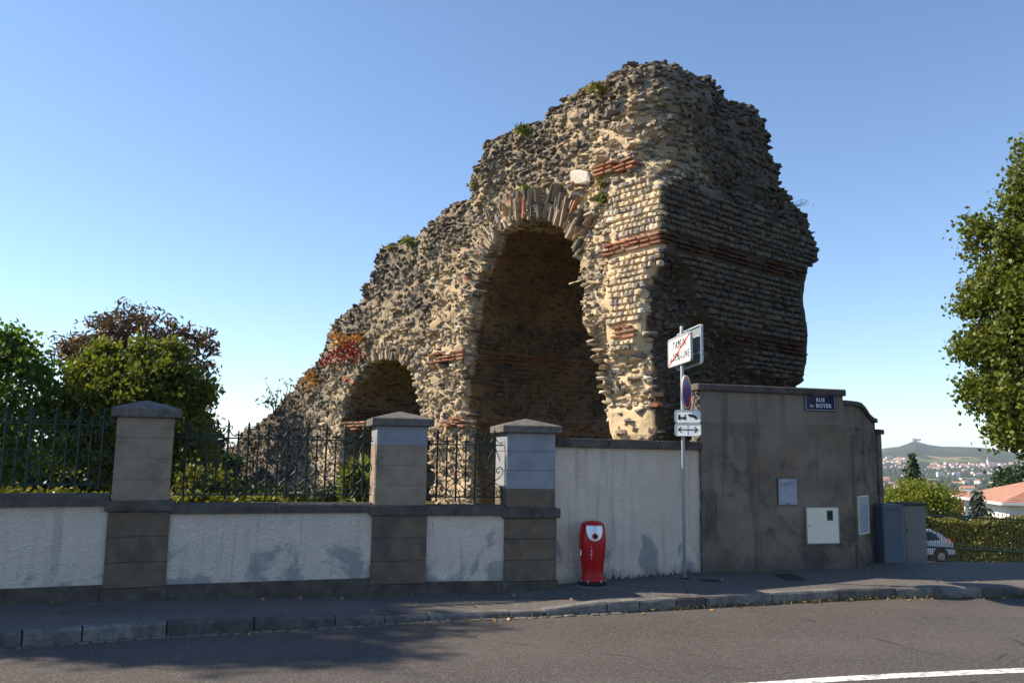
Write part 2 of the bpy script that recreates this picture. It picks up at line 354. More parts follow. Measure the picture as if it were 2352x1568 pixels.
#@@STRUCTURE
# ================================================================== GROUND
ZR = -0.17                                            # road level (pavement is about 0)
KP = [(0, 1490), (240, 1468), (600, 1448), (1000, 1425), (1250, 1415), (1460, 1403), (1780, 1385), (2060, 1372), (2352, 1370)]
KX, KY = zip(*[tuple(G(x, y, ZR)[:2]) for x, y in KP])
KX = [-40.0] + list(KX) + [14.0, 40.0]; KY = [KY[0] - (KX[1] + 40) * 0.52] + list(KY) + [14.2, 13.0]
_xs = np.linspace(-40, 40, 801); _ys = np.interp(_xs, KX, KY); _ker = np.ones(9) / 9
_ys = np.convolve(np.pad(_ys, 4, mode='edge'), _ker, 'valid')
def Yk(X): return float(np.interp(X, _xs, _ys))
WL = [(-40, -4.0), (-9.5, 9.75), (-6.54, 11.06), (-5.45, 11.5), (-4.70, 11.9), (-2.06, 12.76), (-1.26, 12.95), (-0.07, 13.2), (0.76, 13.6), (3.43, 15.2), (6.41, 16.06), (7.6, 17.0), (14, 17.6), (40, 17)]
WX, WY = zip(*WL)
def Yw(X): return float(np.interp(X, WX, WY))
def zwall(X): return float(np.interp(X, [-6.5, -5.4, -4.7, -2.06, -0.1, 0.5, 0.9], [0.01, 0.0, -0.035, -0.09, -0.105, -0.05, 0.0]))
def zkerb(X): return float(np.interp(X, [-3.6, -2.6, -1.2, 0.5, 1.4, 2.0], [-0.012, -0.03, -0.085, -0.085, -0.02, -0.012]))
KW = 0.17                                             # kerb width
def kerb_back(X): return Yk(X) + KW
# road sheet
xs = np.concatenate([np.linspace(-60, -12, 8), np.linspace(-11, 16, 110), np.linspace(18, 60, 8)])
V = []; F = []
for i, x in enumerate(xs):
    ye = Yk(x) + 0.06
    for k, y in enumerate((-40, -10, 2, 5, 7, 8.2, 9.0)):
        V.append((x, min(y, ye - 0.4) if k else y, ZR))
    V.append((x, ye, ZR))
nc = 8
for i in range(len(xs) - 1):
    for j in range(nc - 1): F.append((i * nc + j, (i + 1) * nc + j, (i + 1) * nc + j + 1, i * nc + j + 1))
tag(obj_np('road', V, F, M['road']), kind='structure')
# pavement sheet
xs = np.concatenate([np.linspace(-40, -12, 6), np.linspace(-11, 16, 140), np.linspace(18, 40, 6)])
V = []; F = []; nc = 9
for x in xs:
    y0 = kerb_back(x) - 0.01; y1 = max(Yw(x) + 0.18, y0 + 0.6)
    for j in range(nc):
        t = j / (nc - 1); z = zkerb(x) - 0.004 + (zwall(x) - zkerb(x)) * t
        if 0 < j < nc - 1: z += 0.006 * math.sin(3.1 * x + 2 * j) * math.sin(1.7 * x + j)
        V.append((x, y0 + (y1 - y0) * t, z))
for i in range(len(xs) - 1):
    for j in range(nc - 1): F.append((i * nc + j, (i + 1) * nc + j, (i + 1) * nc + j + 1, i * nc + j + 1))
tag(obj_np('pavement', V, F, M['walk'], smooth=True), kind='structure')
def zpave(X, Y):
    y0 = kerb_back(X); y1 = max(Yw(X) + 0.18, y0 + 0.6); t = min(1, max(0, (Y - y0) / (y1 - y0)))
    return zkerb(X) - 0.004 + (zwall(X) - zkerb(X)) * t
# kerb stones
kerb = tag(empty('kerb', (0, 0, 0)), kind='structure')
jpx = [-420, -260, -130, 55, 192, 385, 585, 770, 885, 985, 1170, 1250, 1395, 1470, 1555, 1622, 1775, 1930, 2062, 2150, 2260, 2400, 2560, 2740]
def kerb_at_px(px):
    r = ray(px, 1420); X = 0.0
    lo, hi = -30.0, 35.0
    for _ in range(50):
        X = (lo + hi) / 2
        if X / max(Yk(X), 0.5) < r[0] / r[1]: lo = X
        else: hi = X
    return X
jx = [kerb_at_px(p) for p in jpx]
for a, b in zip(jx[:-1], jx[1:]):
    g = 0.009; a2, b2 = a + g, b - g
    n = 3; V = []; h0 = random.uniform(-0.006, 0.006); d0 = random.uniform(-0.012, 0.012)
    for i in range(n + 1):
        x = a2 + (b2 - a2) * i / n; dxk = 0.05; tn = Vector((2 * dxk, Yk(x + dxk) - Yk(x - dxk), 0)).normalized(); nb = Vector((-tn.y, tn.x, 0))
        p = Vector((x, Yk(x) + d0, 0)); zt = zkerb(x) + h0 + random.uniform(-0.004, 0.004)
        ch = random.uniform(0.016, 0.034)
        prof = [(0.0, ZR - 0.12), (0.006, zt - ch), (ch, zt), (KW, zt + 0.003), (KW, ZR - 0.12)]
        V += [tuple(p + nb * q + Vector((0, 0, z))) for q, z in prof]
    F = []
    for i in range(n):
        for j in range(5): F.append((i * 5 + j, i * 5 + (j + 1) % 5, (i + 1) * 5 + (j + 1) % 5, (i + 1) * 5 + j))
    mb = MB().add(V, F); mb.f += [(0, 1, 2, 3, 4), tuple(n * 5 + q for q in (4, 3, 2, 1, 0))]; mb.m += [0, 0]
    mb.build('kerb_stone', M['kerb'], kerb)
# bedding mortar under the kerb joints
V = []; F = []
for i, x in enumerate(np.linspace(jx[0], jx[-1], 120)):
    z = zkerb(x) - 0.022
    V += [(x, Yk(x) + 0.03, ZR - 0.1), (x, Yk(x) + 0.03, z), (x, Yk(x) + KW - 0.012, z)]
    if i: b = 3 * i; F += [(b - 3, b, b + 1, b - 2), (b - 2, b + 1, b + 2, b - 1)]
obj_np('bedding', V, F, M['plinth'], kerb)
# gutter setts at the foot of the kerb
gut = tag(empty('gutter'), kind='structure')
x = kerb_at_px(-120)
sett_meshes = []
for q in range(6):
    bm = bmesh.new(); bmesh.ops.create_cube(bm, size=1); bmesh.ops.bevel(bm, geom=bm.edges[:], offset=0.16, segments=1, affect='EDGES')
    for v in bm.verts: v.co += Vector((random.uniform(-.06, .06), random.uniform(-.06, .06), random.uniform(-.05, .05)))
    me = bpy.data.meshes.new('gutter_stone'); bm.to_mesh(me); bm.free(); me.materials.append(M['sett']); sett_meshes.append(me)
xe = kerb_at_px(1420)
while x < xe:
    L = random.uniform(0.13, 0.21); o = bpy.data.objects.new('gutter_stone', random.choice(sett_meshes)); link(o, gut)
    ang = math.atan2(Yk(x + .1) - Yk(x - .1), 0.2); w = random.uniform(.085, .11)
    o.location = (x + math.cos(ang) * L / 2, Yk(x + L / 2) - w / 2 - 0.012, ZR - 0.012 + random.uniform(-.006, .004)); o.rotation_euler = (0, 0, ang); o.scale = (L * 0.97, w, 0.055)
    x += L * math.cos(ang) + 0.012
# painted line on the road
P1 = [G(1640, 1572, ZR), G(1750, 1566, ZR), G(1900, 1555, ZR), G(2050, 1547, ZR), G(2200, 1540, ZR), G(2352, 1534, ZR), G(2600, 1526, ZR), G(2900, 1519, ZR)]
V = []; F = []
for i, p in enumerate(P1):
    V += [(p[0] + 0.02, p[1] - 0.15, ZR + 0.004), (p[0], p[1] + 0.02, ZR + 0.004)]
    if i: b = 2 * i; F.append((b - 2, b, b + 1, b - 1))
tag(obj_np('road_marking', V, F, M['paint']), kind='structure')

# ------------------------------------------------------------------ terrain
HILL = [(1990, 1034), (2013, 1031), (2040, 1027), (2065, 1024), (2085, 1017), (2101, 1010), (2115, 1015), (2135, 1020), (2165, 1024), (2200, 1024), (2250, 1026), (2300, 1032), (2351, 1042), (2450, 1050), (2600, 1056)]
hr = []; hz = []
for x, y in HILL:
    d = ray(x, y); r = d[0] / d[1]; s = 6000 / math.hypot(d[0], d[1]); hr.append(r); hz.append(EYE + d[2] * s)
hr = [-3, 0.3, 0.40] + hr + [1.2, 4]; hz = [22, 30, 60] + hz + [10, 10]
DT = [40, 60, 100, 300, 1000, 1500, 2400, 3000]; ZT = [-3.0, -5.5, -10, -19, -34, -38, -39, -28]
def zfar(x, y):
    d = math.hypot(x, y)
    if d < 3000: return float(np.interp(math.log(d), [math.log(q) for q in DT], ZT))
    r = x / y if y > 1 else (4 if x > 0 else -3)
    zc = float(np.interp(r, hr, hz))
    if d < 6000:
        t = (d - 3000) / 3000; return -28 + (zc + 28) * (t ** 1.5 * (1.6 - 0.6 * t))
    return max(zc - (d - 6000) * 0.05, -45)
def znear(x, y):
    if y < Yw(x) + 0.75: return -0.6
    if x > 6.6: return -0.28 - 0.111 * max(0, y - 16.5)
    return float(np.interp(x, [-9, -1, 2, 6.2, 6.6], [0.75, 0.6, 0.3, 0.1, -0.28])) - 0.02 * max(0, y - 22)
def zterr(x, y):
    d = math.hypot(x, y); a = min(1, max(0, (d - 36) / 30)); a = a * a * (3 - 2 * a)
    if y < 5: a = max(a, 0)
    return znear(x, y) * (1 - a) + (zfar(max(-1e9, x), y) if d > 30 else 0) * a
azs = np.concatenate([np.linspace(-180, -60, 25), np.linspace(-58, 20, 100), np.linspace(20.5, 40, 120), np.linspace(42, 178, 30)])
rad = np.concatenate([np.linspace(6, 44, 60), np.geomspace(46, 9000, 90)])
V = [(0, 0, -0.5)]; F4 = []; F3 = []
for d in rad:
    for a in azs:
        x, y = d * math.sin(R(a)), d * math.cos(R(a)); V.append((x, y, zterr(x, y)))
na = len(azs)
for i in range(len(rad) - 1):
    for j in range(na):
        k = (j + 1) % na; F4.append((1 + i * na + j, 1 + i * na + k, 1 + (i + 1) * na + k, 1 + (i + 1) * na + j))
def terrain_mat():
    m, t, b, out = newmat('terrain_ground'); n = N(t); co = n.pos()
    d = n.node('ShaderNodeVectorMath'); d.operation = 'LENGTH'; n.put(d, 0, co); dist = d.outputs['Value']
    near = n.mix(n.ramp(n.noise(co, 2.5, 5), 0.35, 0.65), (0.055, 0.065, 0.028), (0.13, 0.12, 0.055))
    woods = n.mix(n.noise(co, 0.012, 6, 0.7), (0.022, 0.040, 0.018), (0.060, 0.072, 0.034))
    f1 = n.noise(co, 0.0021, 3, 0.5)
    fields = n.mix(n.ramp(f1, 0.56, 0.60), woods, (0.13, 0.16, 0.06))
    fields = n.mix(n.ramp(n.noise(co, 0.0033, 2), 0.64, 0.68), fields, (0.30, 0.23, 0.13))
    far = n.mix(n.ramp(dist, 3300, 3800), woods, fields)
    far = n.mix(n.ramp(n.sep(co)[2], 62, 78), far, woods)
    t.links.new(n.mix(n.ramp(dist, 60, 200), near, far), b.inputs['Base Color']); b.inputs['Roughness'].default_value = 1.0; b.inputs['Specular IOR Level'].default_value = 0.0
    return m
tag(obj_np('terrain', V, F4, terrain_mat(), smooth=True), kind='structure')
# driveway dropping away to the right behind the corner wall
V = []; F = []
ysd = [16.9, 18, 20, 23, 26, 30.5]
for i, y in enumerate(ysd):
    z = -0.06 - 0.111 * (y - 16.9)
    x0 = 6.75 + (y - 16.9) * 0.35; V += [(x0, y, z), (x0 + 12, y, z), (x0 + 30, y - 1, z + .05)]
    if i: b = 3 * i; F += [(b - 3, b - 2, b + 1, b), (b - 2, b - 1, b + 2, b + 1)]
tag(obj_np('driveway', V, F, M['drive']), kind='structure')
def zdrive(y): return -0.06 - 0.111 * (y - 16.9)
V = []; F = []
for i, y in enumerate([30.5, 34, 38, 42]):
    V += [(9, y, zdrive(y) - 0.004), (45, y, zdrive(y) - 0.004)]
    if i: b = 2 * i; F.append((b - 2, b - 1, b + 1, b))
tag(obj_np('gravel_court', V, F, M['gravel']), kind='structure')

# ================================================================== LOW WALL, PIERS, RAILINGS
def frame(a, b):
    a = Vector((a[0], a[1], 0)); b = Vector((b[0], b[1], 0)); return a, (b - a).length, math.atan2(b.y - a.y, b.x - a.x)
def low_wall(a, b, zl, ztop_px, zbot_px, label, plinth_top):
    """a,b: front bottom corners; heights from the picture at the middle"""
    o, L, rz = frame(a, b); root = empty('low_garden_wall', (a[0], a[1], zl), rz)
    tag(root, label, 'wall', 'low garden wall sections')
    mx, my = (a[0] + b[0]) / 2, (a[1] + b[1]) / 2
    zt = zat(*ztop_px, mx, my) - zl; zb = zat(*zbot_px, mx, my) - zl; zp = plinth_top - zl
    # rendered body, finely gridded with an uneven face
    nx, nz = max(8, int(L / 0.06)), 22; V = []; F = []
    for i in range(nx + 1):
        for j in range(nz + 1):
            V.append((L * i / nx, 0.0, zp + (zb - zp) * j / nz))
    P = np.array(V); P[:, 1] += 0.006 * vnoise(P * 1.0, 0.35, 3) + 0.004 * vnoise(P, 0.08, 5)
    for i in range(nx):
        for j in range(nz): q = i * (nz + 1) + j; F.append((q, q + nz + 1, q + nz + 2, q + 1))
    obj_np('render', P, F, M['render'], root, smooth=True)
    MB().box((L / 2, 0.16, (zp + zb) / 2 - 0.02), (L, 0.28, zb - zp + 0.06)).build('wall_core', M['pier_low'], root)
    mb = MB().prism([(0, -0.4), (0, zp), (L, zp), (L, -0.4)], -0.035, 0.3); mb.build('plinth', M['plinth'], root)
    # coping: sloping top, overhang, drip
    c = [(-0.06, zb), (-0.065, zt - 0.02), (-0.05, zt), (0.17, zt + 0.022), (0.40, zt), (0.40, zb)]
    n = max(1, round(L / 1.4)); 
    for k in range(n):
        x0, x1 = L * k / n + (0.003 if k else 0), L * (k + 1) / n - (0.003 if k < n - 1 else 0)
        V = [(x, y, z + random.uniform(-.002, .002)) for x in (x0, x1) for y, z in c]; m = len(c)
        F = [tuple(range(m)), tuple(range(2 * m - 1, m - 1, -1))] + [(i, i + m, (i + 1) % m + m, (i + 1) % m) for i in range(m)]
        MB().add(V, F).build('coping_stone', M['coping'], root)
    return root, L, rz, zt
def pier(a, b, zl, px, label, mats, top_patch=None):
    """px: peak, slab top, slab bottom, ledge top, ledge bottom (x,y pixels)"""
    o, L, rz = frame(a, b); c = (o + Vector((math.cos(rz), math.sin(rz), 0)) * L / 2)
    nrm = Vector((-math.sin(rz), math.cos(rz), 0)); ctr = c + nrm * (L / 2)
    root = empty('wall_pier', (ctr.x, ctr.y, zl), rz); tag(root, label, 'pier', 'square wall piers')
    fz = lambda p: zat(p[0], p[1], c.x, c.y) - zl
    zpk, zst, zsb, zlt, zlb = [fz(p) for p in px]
    dcz = zat(px[0][0], px[0][1], ctr.x, ctr.y) - zl
    # lower blocks
    zp = 0.16
    MB().box((0, 0, (zp - 0.4) / 2), (L + 0.05, L + 0.05, zp + 0.4)).build('plinth', M['plinth'], root)
    nb = 3; hb = (zlb - zp) / nb
    for k in range(nb):
        MB().cbox((0, 0, zp + hb * (k + 0.5)), (L, L, hb - 0.007), 0.007).build('block', mats[0], root)
    MB().box((0, 0, (zp + zsb) / 2), (L - 0.06, L - 0.06, zsb - zp)).build('core', mats[1], root)
    MB().cbox((0, 0, (zlt + zlb) / 2), (L + 0.10, L + 0.10, zlt - zlb), 0.012).build('ledge', M['coping'], root)
    U = L - 0.045; nb = 4; hb = (zsb - zlt) / nb
    for k in range(nb):
        MB().cbox((0, 0, zlt + hb * (k + 0.5)), (U, U, hb - 0.006), 0.006).build('block', (top_patch if (top_patch and k >= nb - 3 + (0 if top_patch[1] else 2)) else (mats[1],))[0], root)
    W = (U + 0.17) / 2; mb = MB(); e = 0.012
    V = [(sx * (W - q), sy * (W - q), z) for q, z in ((e, zsb), (0, zsb + e), (0, zst - e), (e, zst)) for sx, sy in ((-1, -1), (1, -1), (1, 1), (-1, 1))]
    F = [(3, 2, 1, 0)] + [(4 * k + i, 4 * k + (i + 1) % 4, 4 * k + 4 + (i + 1) % 4, 4 * k + 4 + i) for k in range(3) for i in range(4)]
    # shallow pyramid with a softened tip
    for q, z in ((0.45, 0.49), (0.88, 0.91)):
        V += [(sx * (W - e) * (1 - q), sy * (W - e) * (1 - q), zst + (dcz - zst) * z) for sx, sy in ((-1, -1), (1, -1), (1, 1), (-1, 1))]
    V.append((0, 0, dcz))
    F += [(4 * k + i, 4 * k + (i + 1) % 4, 4 * k + 4 + (i + 1) % 4, 4 * k + 4 + i) for k in (3, 4) for i in range(4)] + [(20 + i, 20 + (i + 1) % 4, 24) for i in range(4)]
    mb.add(V, F).build('cap', M['capstone'], root)
    return root
p0 = (-9.5, 9.75); p1l, p1r = (-5.45, 11.5), (-4.74, 11.83); p2l, p2r = (-2.06, 12.76), (-1.26, 12.98); p3l, p3r = (-0.07, 13.2), (0.75, 13.40)
def lerp2(a, b, t): return (a[0] + (b[0] - a[0]) * t, a[1] + (b[1] - a[1]) * t)
def inset(a, b, d):
    """shift the line back by d"""
    o, L, rz = frame(a, b); n = (-math.sin(rz) * d, math.cos(rz) * d); return (a[0] + n[0], a[1] + n[1]), (b[0] + n[0], b[1] + n[1])
W1 = low_wall(*inset(p0, p1l, .04), 0.0, (-180, 1137), (-180, 1165), 'white roughcast low wall left of the leftmost pier', 0.20)
W2 = low_wall(*inset(p1r, p2l, .04), -0.07, (620, 1157), (620, 1177), 'longest white low wall between leftmost and middle pier, grey patches', 0.16)
W3 = low_wall(*inset(p2r, p3l, .04), -0.11, (1070, 1161), (1070, 1183), 'short white low wall between the middle and right pier', 0.085)
pier(p1l, p1r, -0.02, [(330, 918), (330, 936), (330, 957), (330, 1149), (330, 1173)], 'leftmost and tallest beige stone pier with lichened pyramid cap', (M['pier_low'], M['pier']))
pier(p2l, p2r, -0.10, [(915, 944), (915, 959), (915, 977), (915, 1160), (915, 1182)], 'middle beige stone pier between the two railings nearest the ruin', (M['pier_low'], M['pier']), (M['cement'], 0))
pier(p3l, p3r, -0.09, [(1215, 961), (1215, 976), (1215, 993), (1215, 1166), (1215, 1188)], 'right pier with blue grey upper blocks next to tall white wall', (M['pier_low'], M['pier_low']), (M['cement'], 1))

# ------------------------------------------------------------------ iron railing
def crom(P, n=5):
    out = []; P = [Vector(p) for p in P]; Q = [P[0] * 2 - P[1]] + P + [P[-1] * 2 - P[-2]]
    for i in range(1, len(Q) - 2):
        for k in range(n):
            t = k / n; a, b, c, d = Q[i - 1], Q[i], Q[i + 1], Q[i + 2]
            out.append(0.5 * ((2 * b) + (c - a) * t + (2 * a - 5 * b + 4 * c - d) * t * t + (3 * b - a - 3 * c + d) * t ** 3))
    out.append(P[-1]); return out
RU = {}
def railing_parts(d):
    if RU: return RU
    def flat(pts, y=0.0): return [(x * d, y, z * d) for x, z in pts]
    S = [(.6, 1.12), (.44, .92), (.27, 1.15), (.38, 1.45), (.62, 1.57), (.88, 1.38), (.95, 1.02), (.72, .58), (0, 0)]
    S = S + [(-x, -z) for x, z in S[-2::-1]]
    r = 0.0078
    mb = MB(); mb.tube(crom(flat(S, -.006), 4), r, 5); RU['scroll'] = mb
    mb = MB(); mb.tube(crom(flat([(-x, z) for x, z in S], .006), 4), r, 5); RU['scroll2'] = mb
    mb = MB(); mb.tube(flat([(0, -2.05), (0, 4.95)]), 0.0155, 6)
    mb.tube(flat([(0, 4.9), (0, 4.98), (0, 5.08), (0, 5.2), (0, 5.62)]), [0.012, 0.02, 0.012, 0.021, 0.001], 6)
    for z in (-1.28, 0.0, 1.0, 3.55, 4.45): mb.tube(flat([(0, z - .1), (0, z), (0, z + .1)]), [0.013, 0.021, 0.013], 6)
    RU['bar'] = mb
    mb = MB(); mb.tube(flat([(0, -1.7), (0, 4.3)]), 0.0115, 6)
    mb.tube(flat([(0, 4.25), (0, 4.32), (0, 4.4), (0, 4.46), (0, 4.75)]), [0.009, 0.016, 0.009, 0.016, 0.001], 6)
    for z in (-1.25, 1.0, 3.55): mb.tube(flat([(0, z - .1), (0, z), (0, z + .1)]), [0.01, 0.018, 0.01], 6)
    RU['short_bar'] = mb
    top = MB()
    for s in (-1, 1):
        top.tube(crom(flat([(s * .62, 2.2), (s * .55, 2.5), (s * .3, 3.1), (s * .12, 3.6)]), 4), r, 5)
        top.tube(crom(flat([(s * .93, 4.3), (s * .78, 4.12), (s * .5, 4.16), (s * .24, 4.42), (s * .08, 4.8)]), 4), r, 5)
        top.tube(crom(flat([(s * .04, 4.9), (s * .2, 5.08), (s * .36, 5.0), (s * .36, 4.84), (s * .25, 4.84)]), 3), r * .9, 5)
    RU['top_scroll'] = top
    sm = MB()
    for s in (-1, 1):
        sm.tube(crom(flat([(0, 4.02), (s * .16, 4.28), (s * .32, 4.26), (s * .32, 4.1), (s * .22, 4.1)]), 3), r * .9, 5)
        sm.tube(crom(flat([(0, 3.5), (s * .16, 3.22), (s * .34, 3.22), (s * .36, 3.42), (s * .24, 3.44)]), 3), r * .9, 5)
    sm.tube(flat([(0, 3.45), (0, 4.05)]), .0105, 6)
    RU['bud_scroll'] = sm
    return RU
RM = {}
def railing(w, a, b, label, ztop, zr_bot):
    o, L, rz = frame(a, b); d0 = 0.148; n = max(2, round(L / (2 * d0))); d = L / (2 * n)
    root = empty('iron_railing', (a[0], a[1], ztop), rz); tag(root, label, 'railing', 'dark green wrought iron railings')
    zk = 0.10 + 1.7 * d0; parts = railing_parts(d0)
    def put(kind, x):
        if kind not in RM:
            oo = parts[kind].build(kind.replace('scroll2', 'scroll'), M['iron'], root); RM[kind] = oo.data; ob = oo
        else:
            ob = bpy.data.objects.new(kind.replace('scroll2', 'scroll'), RM[kind]); link(ob, root)
        ob.location = (x, 0, zk); ob.scale = (d / d0, 1, 1) if 'scroll' in kind else (1, 1, 1)
    for k in range(n):
        xt = (2 * k + 1) * d; xs_ = (2 * k + 2) * d
        put('bar', xt); put('scroll', xt); put('scroll2', xt); put('top_scroll', xt)
        if k < n - 1: put('short_bar', xs_); put('bud_scroll', xs_)
    for z, h in ((zk - 1.62 * d0, 0.018), (zk + 3.9 * d0, 0.02)):
        MB().box((L / 2, 0, z), (L, 0.03, h)).build('rail', M['iron'], root)
    return root
for (a, b), W, lab in (((p0, p1l), W1, 'dark iron scroll railing left of the leftmost pier, before dark foliage'), ((p1r, p2l), W2, 'longest iron scroll railing between the leftmost and middle pier'), ((p2r, p3l), W3, 'shortest iron scroll railing between middle and right pier')):
    ia, ib = inset(a, b, 0.21); railing(W, ia, ib, lab, W[3] + W[0].location.z + 0.02, 0)

# ================================================================== TALL WHITE WALL
A, B = (0.70, 13.60), (3.43, 15.2); o_, L, rz = frame(A, B)
root = empty('tall_white_wall', (A[0], A[1], 0.0), rz); tag(root, 'tall white roughcast wall with grey coping behind the red hydrant', 'wall')
zt = zat(1450, 1003 + 6, (A[0] + B[0]) / 2, (A[1] + B[1]) / 2); zb = zt - 0.15
nx, nz = 60, 40; P = np.array([(L * i / nx, 0, -0.15 + (zb + 0.15) * j / nz) for i in range(nx + 1) for j in range(nz + 1)])
P[:, 1] += 0.012 * vnoise(P, 0.4, 8) + 0.006 * vnoise(P, 0.09, 9)
F = [(i * (nz + 1) + j, (i + 1) * (nz + 1) + j, (i + 1) * (nz + 1) + j + 1, i * (nz + 1) + j + 1) for i in range(nx) for j in range(nz)]
obj_np('render', P, F, M['render'], root, smooth=True)
MB().box((L / 2, 0.20, zb / 2 - 0.1), (L, 0.36, zb + 0.2)).build('wall_core', M['grey'], root)
for k in range(3):
    MB().cbox((L * (k + .5) / 3, 0.18, (zt + zb) / 2), (L / 3 - 0.006, 0.56, zt - zb), 0.012).build('coping_stone', M['coping'], root)
# broken render and mortar crust at the foot of the wall
P = []
fm = MB()
for k in range(34):
    x = 0.9 + k * (L - 0.95) / 34 + random.uniform(-.03, .03); s = random.uniform(.03, .075)
    fm.add([(x + random.uniform(-1, 1) * s, -0.02 - random.uniform(0, .06), zz) for zz in (-.05, -.05, -.05)] + [(x + random.uniform(-.3, .3) * s, -0.008, random.uniform(.03, .10))], [(0, 1, 3), (1, 2, 3), (2, 0, 3), (0, 2, 1)])
fm.build('mortar_crust', M['plinth'], root, kind='stuff')

# ================================================================== GREY CORNER WALL
A, B = (3.44, 15.15), (6.41, 16.03); o_, L, rz = frame(A, B)
root = empty('grey_corner_wall', (A[0], A[1], 0.0), rz); tag(root, 'tall grey cement rendered corner wall carrying the street name plate', 'wall')
zt = zat(1780, 887, (A[0] + B[0]) / 2, (A[1] + B[1]) / 2); zb = zt - 0.13; GZ = zb
nx, nz = 80, 70; P = np.array([(L * i / nx, 0, -0.15 + (zb + 0.15) * j / nz) for i in range(nx + 1) for j in range(nz + 1)])
P[:, 1] += 0.014 * vnoise(P, 0.7, 18) + 0.004 * vnoise(P, 0.1, 19)
F = [(i * (nz + 1) + j, (i + 1) * (nz + 1) + j, (i + 1) * (nz + 1) + j + 1, i * (nz + 1) + j + 1) for i in range(nx) for j in range(nz)]
obj_np('render', P, F, M['grey'], root, smooth=True)
MB().box((L / 2, 0.18, zb / 2 - 0.1), (L - 0.02, 0.30, zb + 0.2)).build('wall_core', M['grey'], root)
MB().cbox((L / 2 - 0.03, 0.16, (zt + zb) / 2), (L + 0.10, 0.50, zt - zb), 0.02).build('coping', M['coping'], root)
# rough broken masonry end facing left
em = MB()
for k in range(60):
    z = 2.1 + (zb - 2.1) * random.random(); s = random.uniform(.04, .09)
    em.box((-0.015, 0.04 + random.random() * .26, z), (s * .6, s, s * .8), M=Matrix.Rotation(random.uniform(-.5, .5), 4, 'X') @ Matrix.Rotation(random.uniform(-.3, .3), 4, 'Z'))
em.build('broken_masonry', M['sett'], root, kind='stuff')
GW = (A, rz, L)
def on_grey(dx, dy, off=0.0):
    n = np.array([-math.sin(GW[1]), math.cos(GW[1]), 0]); p = onplane(dx, dy, np.array([A[0], A[1], 0]) + n * -off, n); return p
# swooping return wall (turned about 50 degrees)
RA = np.array([6.41, 16.03]); ra = R(50); RD = np.array([math.cos(ra), math.sin(ra)]); RL = 1.86
rroot = empty('return_wall', (RA[0], RA[1], 0.0), ra); tag(rroot, 'grey return wall with swooping coping beside the cabinets', 'wall')
def ret_sz(dx, dy):
    n = np.array([-math.sin(ra), math.cos(ra), 0]); p = onplane(dx, dy, np.array([RA[0], RA[1], 0]), n); return float((p[:2] - RA) @ RD), float(p[2])
tops = [ret_sz(1953, 921), ret_sz(1962, 921), ret_sz(1972, 924), ret_sz(1982, 934), ret_sz(1992, 950), ret_sz(2001, 958), ret_sz(2009, 961)]
tops[0] = (0.0, tops[0][1])
V = []; F = []
tp = tops
MB().prism([(0.0, -0.5)] + [(s, z - 0.09) for s, z in tp] + [(tp[-1][0], -0.5)], 0.0, 0.28).build('wall_body', M['grey'], rroot)
MB().prism([(s, z) for s, z in tp] + [(s, z - 0.085) for s, z in tp[::-1]], -0.06, 0.34).build('coping', M['coping'], rroot)
s1, z1 = ret_sz(2014, 990); 
MB().box((s1 + 0.02, 0.14, z1 / 2 - 0.3), (0.26, 0.36, z1 + 0.5)).build('end_pilaster', M['grey'], rroot)
MB().cbox((s1 + 0.03, 0.14, z1 - 0.005), (0.36, 0.46, 0.10), 0.01).build('pilaster_cap', M['coping'], rroot)
MB().box((0.42, -0.02, 1.05), (0.07, 0.05, 2.9)).build('pilaster_strip', M['grey'], rroot)
#@@RUIN
# ================================================================== THE RUIN
RC = atY(1520, 540, 16.5); RC[2] = 0.0
ua = R(50); UU = np.array([-math.cos(ua), math.sin(ua), 0]); VV = np.array([math.sin(ua), math.cos(ua), 0])
def uz(x, y, v=0.0):
    p = onplane(x, y, RC + VV * v, VV); return float((p - RC) @ UU), float(p[2])
def vz(x, y, u=0.0):
    p = onplane(x, y, RC + UU * u, UU); return float((p - RC) @ VV), float(p[2])
def to_world(P): P = np.asarray(P); return RC + P[:, :1] * UU + P[:, 1:2] * VV + P[:, 2:3] * np.array([0, 0, 1.0])
FRONT = [(1480, 146), (1440, 160), (1400, 172), (1330, 205), (1280, 230), (1240, 256), (1220, 281), (1180, 291), (1130, 306), (1115, 326), (1100, 346), (1095, 381), (1080, 406), (1070, 436), (1040, 456), (1010, 476), (980, 511), (960, 531), (930, 546), (880, 566), (873, 598), (858, 638), (828, 688), (787, 722), (767, 752), (742, 787), (712, 827), (697, 857), (647, 902), (617, 937), (577, 972), (537, 998), (512, 1033), (497, 1090), (497, 1150)]
fp = [uz(x, y, 0.45) for x, y in FRONT]
fp = [(-1.5, -1.5), (-1.5, 9.9), (-0.2, 10.2)] + [(u, z + 0.05 + 0.48 * float(np.exp(-((u - 2.6) / 2.0) ** 2))) for u, z in fp] + [(24.6, -1.5)]
SIDE = [(1590, 165), (1640, 187), (1700, 227), (1750, 262), (1778, 288), (1793, 328), (1815, 368), (1823, 408), (1833, 448), (1853, 478), (1888, 553), (1888, 600), (1866, 612), (1852, 680), (1863, 760), (1863, 830), (1853, 880)]
sp = [(a_ + (.12 if y < 300 else .05), b_ + float(np.interp(x, [1590, 1640, 1700, 1750, 1778, 1815, 1840], [1.15, 1.2, .98, .68, .45, .2, .08]))) if y < 480 else (a_, b_) for (x, y) in SIDE for (a_, b_) in [vz(x, y, 0.25 if y < 480 else 0.05)]]
sp = [(-1.5, -1.5), (-1.5, 10.9), (0.5, 11.0)] + sp + [(5.3, -1.5)]
